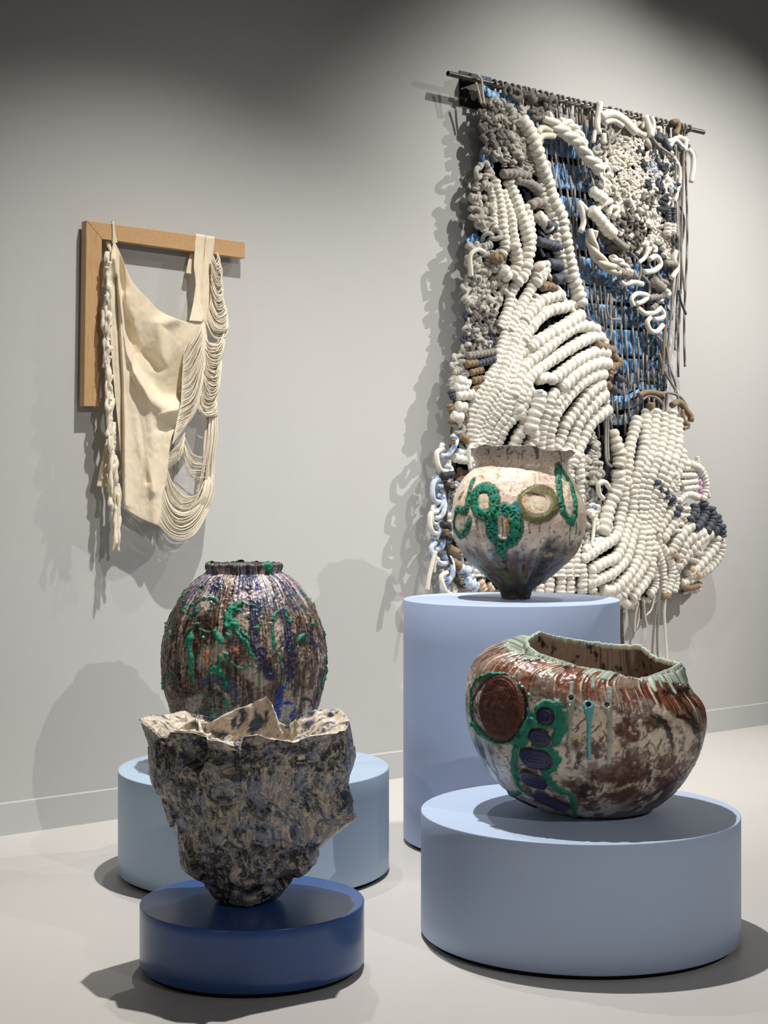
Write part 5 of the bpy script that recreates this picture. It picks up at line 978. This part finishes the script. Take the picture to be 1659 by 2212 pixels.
# loose tails
for pts, w, c in ((H5([(170, 1040), (140, 1150), (110, 1280), (95, 1390)]), 42, 'white'), (H5([(200, 1100), (165, 1150), (160, 1230)]), 30, 'cream'), (H6([(320, 700), (345, 800), (325, 1000)]), 32, 'white'), (H6([(890, 1440), (860, 1560), (812, 1615)]), 17, 'cream'), (H6([(760, 1480), (750, 1620), (728, 1735)]), 17, 'cream'), (H6([(740, 1500), (715, 1640), (710, 1760)]), 17, 'cream'), (H6([(790, 1480), (800, 1600), (822, 1720)]), 17, 'cream'),
                  (H6([(592, 1540), (590, 1700), (605, 1900), (612, 2000)]), 34, 'brown'), (H6([(765, 1480), (765, 1560), (765, 1640)]), 30, 'brown'), (H6([(740, 600), (770, 780), (855, 940), (905, 1100), (930, 1300), (915, 1500), (880, 1760), (865, 2000)]), 22, 'grey'), (H6([(775, 780), (870, 960), (920, 1120), (945, 1320), (925, 1520), (912, 1800), (920, 2060)]), 22, 'grey'), (H6([(985, 1440), (975, 1600), (985, 1800), (1000, 2080)]), 26, 'white'),
                  (H2([(1190, 590), (1230, 650), (1232, 760), (1215, 885)]), 48, 'white'), (H2([(1060, 660), (1110, 760), (1112, 880), (1070, 1060)]), 34, 'white'), (H2([(1090, 1060), (1095, 1250), (1110, 1500), (1103, 1860)]), 15, 'cream'), (H2([(430, 860), (450, 1060), (490, 1290)]), 15, 'cream'), (H2([(310, 780), (345, 910)]), 15, 'cream'),
                  (H2([(1150, 600), (1142, 900), (1130, 1300), (1130, 1600), (1160, 1870)]), 22, 'grey'), (H2([(1100, 600), (1098, 1000), (1110, 1400), (1085, 1800)])+H4([(1060, 100), (1030, 300), (1010, 560), (1020, 760), (1040, 850)]), 20, 'grey'), (H2([(1080, 560), (1075, 1000)])+H4([(1045, 100), (1020, 400), (1005, 700)]), 20, 'grey'), (H2([(1105, 1850), (1125, 1960), (1170, 2070)])+H4([]), 22, 'navy'), (H2([(1120, 1100), (1155, 1250), (1120, 1500)]), 20, 'navy'),
                  (H4([(900, 430), (990, 540), (1015, 700), (1060, 820), (1080, 900), (1060, 960)]), 24, 'grey'), (H4([(930, 600), (970, 740), (1050, 880), (1095, 980), (1110, 1200), (1100, 1490)]), 24, 'grey'), (H4([(780, 1010), (830, 975), (900, 990), (965, 1060), (950, 1150), (925, 1215)]), 26, 'grey'), (H4([(930, 980), (1000, 950), (990, 1100), (960, 1200), (958, 1320)]), 24, 'grey'), (H4([(930, 960), (1010, 945), (1110, 980), (1165, 1050), (1180, 1090)]), 26, 'grey'),
                  (H4([(470, 60), (460, 200), (490, 280), (580, 292)]), 22, 'grey'), (H4([(490, 60), (495, 400), (490, 480)]), 22, 'grey'), (H4([(450, 1170), (450, 1400), (460, 1560), (500, 1610)]), 24, 'grey'), (H4([(470, 1170), (470, 1400), (475, 1560)]), 24, 'grey'), (H4([(985, 340), (970, 480), (965, 640), (955, 790)]), 34, 'tan'), (H2([(680, 1520), (750, 1600), (760, 1700), (735, 1800)]), 20, 'grey'), (H2([(780, 1720), (840, 1800), (840, 1880), (800, 1950)])+H4([(820, 60)]), 24, 'grey'),
                  (H1([(530, 240), (560, 340), (580, 430)]), 20, 'cream'), (H1([(545, 180), (580, 210), (590, 320), (605, 430)]), 22, 'cream')):
    if len(pts) > 1: cord(pts, w, c, dn=.045, name='loose_end')
# ---- thick twisted ropes and loops, upper right
def plied(pts, w, col='white', dn=.03, turns=None, strands=3):
    P0 = np.array(pts, float); L = np.linalg.norm(np.diff(P0, axis=0), axis=1).sum(); N = int(L/2.2); P = cat_rom(P0, N); m = mpp(P); R_ = m*w/4.1475/2; base = Wnp(P, bump(P)+dn+R_)
    T = np.gradient(base, axis=0); T /= np.linalg.norm(T, axis=1)[:, None]; n_ = np.array(WN); B = np.cross(T, n_); B /= np.linalg.norm(B, axis=1)[:, None]; tt = turns or L/(w/4.1475*2.6)
    for k in range(strands):
        a_ = np.linspace(0, 2*np.pi*tt, N)+k*2*np.pi/strands; V = base+(B*np.cos(a_)[:, None]+n_*np.sin(a_)[:, None])*(R_*.5)[:, None]; v, f = tube(V, R_*.56, 8); mesh_obj('plied_strand', v, f, RM[col], hg)
plied(H1([(1150, 540), (1230, 620), (1330, 690), (1430, 760)])+H2([(200, 520), (280, 650), (350, 720), (400, 780)]), 118, 'white'); plied(H1([(1270, 600), (1360, 610), (1440, 690), (1500, 800)]), 90, 'white')
plied(H2([(330, 1320), (320, 1420), (380, 1560), (470, 1640), (560, 1690)]), 104, 'cream', strands=3, turns=1.2); plied(H2([(500, 1560), (590, 1610), (670, 1700)]), 70, 'white', dn=.05, turns=1)
for pts, w, c in ((H1([(1080, 700), (1120, 650), (1200, 670), (1250, 700)]), 60, 'cream'), (H1([(1080, 780), (1130, 720), (1230, 720)]), 60, 'cream'), (H2([(280, 1140), (215, 1070), (240, 1160), (250, 1250), (225, 1330)]), 56, 'white'), (H2([(400, 170), (385, 280), (372, 380), (390, 450)]), 62, 'white'), (H2([(380, 380), (350, 450), (340, 530)]), 40, 'white'), (H2([(400, 300), (500, 270), (600, 320), (680, 400), (720, 440)]), 84, 'white'), (H2([(430, 350), (520, 330), (600, 380)]), 60, 'white'),
                  (H2([(800, 290), (840, 400), (860, 480)]), 62, 'white'), (H2([(860, 300), (880, 380), (860, 470)]), 44, 'white'), (H2([(780, 290), (790, 340), (780, 400)]), 30, 'cream'), (H2([(900, 400), (940, 400), (940, 450)]), 34, 'cream'), (H2([(850, 470), (920, 560), (990, 610), (1060, 660)]), 30, 'grey'), (H2([(1000, 520), (1080, 510), (1160, 590), (1160, 480)]), 44, 'white'), (H2([(1020, 570), (1090, 480), (1180, 520)]), 44, 'white'), (H2([(1040, 350), (1090, 340), (1100, 400), (1070, 460)]), 50, 'tan'), (H2([(960, 470), (1000, 560), (1030, 590)]), 54, 'navy'), (H2([(900, 480), (950, 500)]), 54, 'navy'),
                  (H2([(380, 440), (420, 410), (470, 460), (480, 550), (430, 580), (395, 500)]), 24, 'grey'), (H2([(430, 450), (435, 540)]), 56, 'white'), (H2([(470, 500), (560, 450), (600, 370), (650, 420)]), 24, 'grey'), (H2([(840, 1580), (900, 1550), (940, 1620), (880, 1680), (790, 1690)]), 52, 'white'), (H2([(740, 1610), (800, 1560), (830, 1480)]), 40, 'white'), (H4([(700, 170), (680, 110), (730, 60), (830, 80), (780, 130), (720, 150)]), 46, 'white'), (H4([(740, 190), (800, 235), (880, 230), (930, 200)]), 48, 'white'),
                  (H4([(850, 270), (820, 320), (850, 390), (910, 400), (960, 340)]), 50, 'white'), (H4([(930, 180), (970, 240), (950, 280), (880, 290)]), 46, 'white'), (H4([(950, 50), (955, 110), (920, 120)]), 46, 'white'), (H4([(970, 20), (1020, 50), (1000, 80)]), 44, 'white'), (H2([(1080, 1500), (1060, 1580), (1090, 1650), (1040, 1750)]), 52, 'white'), (H2([(580, 1770), (620, 1800), (700, 1780), (780, 1800)]), 50, 'white'), (H2([(330, 1200), (400, 1100), (500, 1050)]), 60, 'white'), (H2([(470, 1180), (500, 1110), (560, 1130), (520, 1200)]), 50, 'white'),
                  (H6([(430, 570), (390, 520), (385, 440), (440, 420), (480, 470)]), 46, 'white'), (H6([(500, 820), (470, 880), (500, 930)]), 44, 'white'), (H6([(290, 700), (320, 680), (330, 740)]), 60, 'white'), (H6([(300, 640), (340, 620), (370, 680), (340, 700)]), 34, 'blue'), (H3([(480, 1880), (470, 1700), (540, 1650), (600, 1680)]), 40, 'white'), (H1([(490, 1980), (480, 1800), (540, 1740), (610, 1760)]), 44, 'white'), (H3([(520, 100), (530, 200)]), 24, 'grey'),
                  (H4([(740, 970), (830, 940), (960, 960)]), 50, 'tan'), (H4([(850, 1040), (860, 1090)]), 76, 'tan'), (H4([(1040, 1060), (1110, 1030), (1170, 1110), (1210, 1160), (1210, 1200)]), 60, 'tan'), (H4([(1130, 1100), (1150, 1200), (1190, 1240)]), 50, 'tan'), (H4([(1140, 1270), (1190, 1250)]), 44, 'tan'), (H2([(1100, 590), (1140, 590)]), 50, 'navy'), (H2([(1190, 550), (1195, 600)]), 40, 'navy')):
    cord(pts, w, c, dn=.04)
for pts, w, c in ((H2([(520, 1660), (600, 1700), (660, 1720)]), 90, 'grey'), (H2([(640, 1560), (660, 1650)]), 60, 'grey'), (H2([(980, 1610), (1080, 1620)]), 60, 'grey'), (H2([(870, 1770), (960, 1840)]), 90, 'grey'), (H4([(830, 100), (960, 80)]), 56, 'grey'), (H4([(860, 200), (900, 160)]), 50, 'grey'), (H2([(1010, 1100), (1010, 1230)]), 52, 'navy'), (H2([(1062, 1110), (1060, 1240)]), 44, 'navy'), (H2([(1010, 1250), (1000, 1360)]), 60, 'white'), (H2([(1060, 1260), (1050, 1350)]), 50, 'white'), (H2([(320, 960), (380, 1000), (440, 1040)]), 90, 'white'), (H2([(310, 1130), (390, 1210), (450, 1290), (520, 1350)]), 100, 'white'), (H2([(510, 1370), (570, 1430), (640, 1480)]), 60, 'grey'), (H2([(680, 1680), (720, 1740)]), 60, 'grey'), (H2([(930, 1760), (1000, 1790)]), 44, 'grey'), (H2([(690, 330), (720, 420), (800, 470)]), 50, 'cream'), (H2([(380, 900), (420, 940)]), 40, 'grey')):
    coil(pts, w, c, dn=.04)

# ---- knots: four shapes, copied with shared meshes
def knot_mesh(kind, col):
    A_ = Acc()
    if kind == 0:
        t = np.linspace(0, 2*np.pi, 34); P = np.stack([(np.sin(t)+2*np.sin(2*t))/6.4, (np.cos(t)-2*np.cos(2*t))/6.4, -np.sin(3*t)/8+.12], 1); v, f = tube(P, .185, 7, cap=False); A_.add(v, f)
    elif kind == 1:                        # a fat half hitch of three turns
        P = np.array([(0, -.42+.84*i/14, .2) for i in range(15)]); ph = np.arange(15)/14*3; v, f = tube(P, .36*(.68+.32*np.abs(np.sin(np.pi*ph))), 8); A_.add(v, f)
    elif kind == 2:                        # a crossing loop
        t = np.linspace(-.3, 1.3, 22)*np.pi; P = np.stack([.38*np.cos(t), .46*np.sin(t)-.12, .22+.16*np.sin(t*1.3)], 1); v, f = tube(P, .215, 7); A_.add(v, f)
    else:                                  # an S bend
        t = np.linspace(0, 1, 20); P = np.stack([.34*np.sin(t*2*np.pi), (t-.5)*.95, .2+.14*np.cos(t*2*np.pi)], 1); v, f = tube(P, .22, 7); A_.add(v, f)
    me = bpy.data.meshes.new('rope_knot'); V = np.vstack(A_.v); me.from_pydata([tuple(x) for x in V], [], [tuple(int(q) for q in x) for x in np.vstack(A_.f)]); me.polygons.foreach_set('use_smooth', [True]*len(me.polygons)); me.materials.append(RM[col]); return me
KM = {}
basis = Matrix((WT, Vector((0, 0, 1)), WN)).transposed()    # local z points off the wall
CNT = {}; REST = {}
def knot(x, y, s, col, dn=0):
    k = rgh.choice((0, 0, 1, 1, 2, 3)); nm = {'white': 'white_knot', 'cream': 'white_knot', 'grey': 'grey_knot', 'navy': 'navy_knot', 'tan': 'tan_knot', 'blue': 'blue_knot', 'pale': 'blue_knot', 'black': 'black_knot'}[col]
    if (k, col) not in KM: KM[(k, col)] = knot_mesh(k, col)
    me = KM[(k, col)]; CNT[nm] = CNT.get(nm, 0)+1; m = float(mpp([x, y])); n = float(bump([x, y]))+dn
    M = Matrix.Translation(W(x, y, n)) @ (basis @ Matrix.Rotation(rgh.uniform(0, 6.28), 3, 'Z') @ Matrix.Rotation(rgh.uniform(-.5, .5), 3, 'X')).to_4x4() @ Matrix.Scale(s*m*rgh.uniform(.95, 1.3), 4)
    if CNT[nm] > 290:
        REST.setdefault(col, Acc()); v = np.array([M @ Vector(q.co) for q in me.vertices]); f = np.array([list(p.vertices) for p in me.polygons]); REST[col].add(v, f); return
    o = bpy.data.objects.new(nm, me); C.objects.link(o); o.parent = hg; o.matrix_local = Matrix.Translation(-Vector(hg.location)) @ M
def inpoly(x, y, P):
    c = False; j = len(P)-1
    for i in range(len(P)):
        if (P[i][1] > y) != (P[j][1] > y) and x < (P[j][0]-P[i][0])*(y-P[i][1])/(P[j][1]-P[i][1])+P[i][0]: c = not c
        j = i
    return c
def fill(P, s, cols, dn=.005, sp=.72, lay=1, excl=None):
    xs = [p[0] for p in P]; ys = [p[1] for p in P]; st = s*sp; y = min(ys); r = 0
    while y < max(ys):
        x = min(xs)+(r % 2)*st/2
        while x < max(xs):
            px, py = x+rgh.uniform(-.25, .25)*st, y+rgh.uniform(-.25, .25)*st
            if inpoly(px, py, P) and not (excl and any(inpoly(px, py, e) for e in excl)): knot(px, py, s, rgh.choice(cols), dn+rgh.uniform(-.008, .012))
            x += st
        y += st*.86; r += 1
Wt = ['white']*9+['cream']
GR = H2([(540, 1180), (700, 1130), (790, 1200), (800, 1300), (760, 1450), (680, 1500), (600, 1420), (520, 1330)])
SM = H2([(640, 480), (820, 520), (760, 640), (800, 900), (700, 1010), (560, 1030), (470, 900), (560, 820), (520, 640)])
SM2 = H2([(780, 640), (920, 600), (960, 760), (940, 900), (820, 880)])
fill(H1([(520, 990), (640, 980), (680, 1080), (660, 1400), (720, 1640), (530, 1660), (500, 1300)]), 24, Wt, .0, .82)
fill(H1([(720, 420), (880, 500), (1010, 600), (1080, 760), (1130, 900), (1170, 1100), (1060, 1120), (1000, 1020), (900, 960), (830, 780), (760, 560)]), 24, Wt, .012)
fill(H1([(570, 440), (700, 400), (770, 560), (850, 780), (960, 940), (1020, 1050), (860, 1060), (750, 960), (600, 870), (570, 640)]), 20, ['grey']*6+['white']*3, .01)
fill(H1([(560, 380), (700, 370), (720, 440), (580, 470)]), 20, ['white', 'white', 'grey'], .02)
fill(H1([(760, 290), (880, 320), (1000, 350), (1200, 380), (1240, 460), (1150, 520), (1080, 620), (960, 540), (870, 420)]), 20, ['grey', 'grey', 'white'], .02, .95)
fill(H1([(470, 1660), (620, 1640), (700, 1700), (800, 1900), (820, 2074), (440, 2074)]), 23, Wt, .01, .8)
fill(H3([(430, 20), (760, 10), (830, 150), (780, 330), (720, 470), (440, 470), (425, 280)]), 22, Wt*2+['grey', 'grey'], .01, .78)
fill(H3([(440, 480), (700, 440), (740, 560), (720, 760), (700, 820), (440, 840), (400, 660)]), 16, ['grey']*4+['white']*2+['navy']*2, .015, .72)
fill(H3([(340, 780), (430, 760), (450, 1000), (470, 1150), (500, 1260), (440, 1500), (290, 1560), (330, 1300), (290, 1100), (320, 920)]), 21, Wt, .0, .85)
fill(H3([(440, 1300), (490, 1300), (480, 1750), (330, 1800), (350, 1500)]), 21, ['tan', 'navy', 'white', 'blue'], -.01, .85)
fill(H5([(330, 350), (480, 300), (360, 560), (330, 720), (420, 1000), (640, 1400), (440, 1400), (330, 1150), (270, 900), (270, 600)]), 22, ['white']*5+['blue']*2+['tan'], -.01, .8)
fill(H5([(160, 340), (250, 340), (230, 700), (160, 1000), (140, 800)]), 17, ['blue', 'pale', 'white'], -.005, .85)
PR = H4([(320, 1330), (390, 1400), (400, 1560), (400, 1750), (370, 1850), (380, 2074), (230, 2074), (180, 1700), (150, 1560), (260, 1470)])
fill(PR, 20, Wt, .01, .75)
fill(H6([(240, 560), (370, 560), (400, 900), (330, 1060), (200, 1120), (220, 900)]), 21, Wt, .0, .8)
OUT = H2([(360, 560), (420, 400), (600, 330), (760, 360), (860, 470), (960, 560), (1080, 700), (1110, 880), (1010, 1050), (960, 1250), (1060, 1370), (1080, 1560), (1010, 1650), (900, 1500), (760, 1520), (640, 1480), (520, 1330), (420, 1150), (340, 900), (340, 650)])
fill(OUT, 19, Wt, .01, .76, excl=[GR, SM, SM2])
fill(GR, 15, ['grey']*5+['white'], .015, .75)
fill(SM, 11, ['cream', 'white', 'white'], .03, .78)
fill(SM2, 9, ['cream', 'white', 'white', 'pale'], .03, .85)
for x, y in ((750, 620), (870, 640), (940, 650), (775, 730), (930, 720), (1030, 740), (960, 760), (820, 910), (920, 910), (930, 950), (980, 1030), (950, 1110), (1060, 1420), (1070, 940)): knot(*H2([(x, y)])[0], 19, 'navy', .035)
for x, y in ((800, 1030), (840, 1040), (640, 1080), (490, 1080), (380, 910), (400, 950)): knot(*H2([(x, y)])[0], 16, 'grey', .035)
for x, y in ((1050, 920), (1030, 950), (890, 780), (860, 750), (900, 860)): knot(*H2([(x, y)])[0], 13, 'blue', .035)
fill(H2([(400, 1330), (520, 1360), (660, 1520), (640, 1560), (520, 1560), (420, 1460)]), 17, ['grey', 'grey', 'navy'], .01, .8)
fill(H2([(860, 1750), (1000, 1700), (1060, 1640), (1000, 1880), (880, 1900)]), 17, ['grey', 'white'], .01, .9)
fill(H4([(960, 1540), (1110, 1500), (1260, 1560), (1290, 1700), (1200, 1850), (1080, 1800), (1040, 1660)]), 16, Wt, .01, .85)
fill(H6([(1080, 640), (1200, 640), (1220, 760), (1130, 880), (1040, 860)]), 12, ['cream'], .02, .8)
fill(H6([(1180, 1020), (1300, 1000), (1330, 1080), (1250, 1180), (1170, 1130)]), 13, ['cream'], .02, .8)
fill(H6([(580, 1440), (720, 1480), (860, 1430), (940, 1400), (900, 1480), (780, 1500), (720, 1540), (580, 1540)]), 15, Wt, .0, .8)
fill(H6([(1060, 1300), (1300, 1300), (1280, 1400), (1080, 1420)]), 14, ['tan', 'white', 'cream'], .0, .85)
fill(H6([(1030, 1000), (1110, 1140), (1090, 1300), (1020, 1420), (940, 1430)]), 17, Wt, .0, .8)
fill(H6([(-220, 1340), (400, 1200), (560, 1400), (580, 1540), (300, 1420), (-220, 1420)]), 18, Wt, -.02, .85)
for x, y in ((800, 315), (880, 350), (1010, 380), (1090, 390), (1190, 420), (1070, 540), (1140, 450)): knot(*H1([(x, y)])[0], 24, 'grey', .03)
for c_, A_ in REST.items():
    o = A_.build('small_knots', RM[c_], hg); o['kind'] = 'stuff'
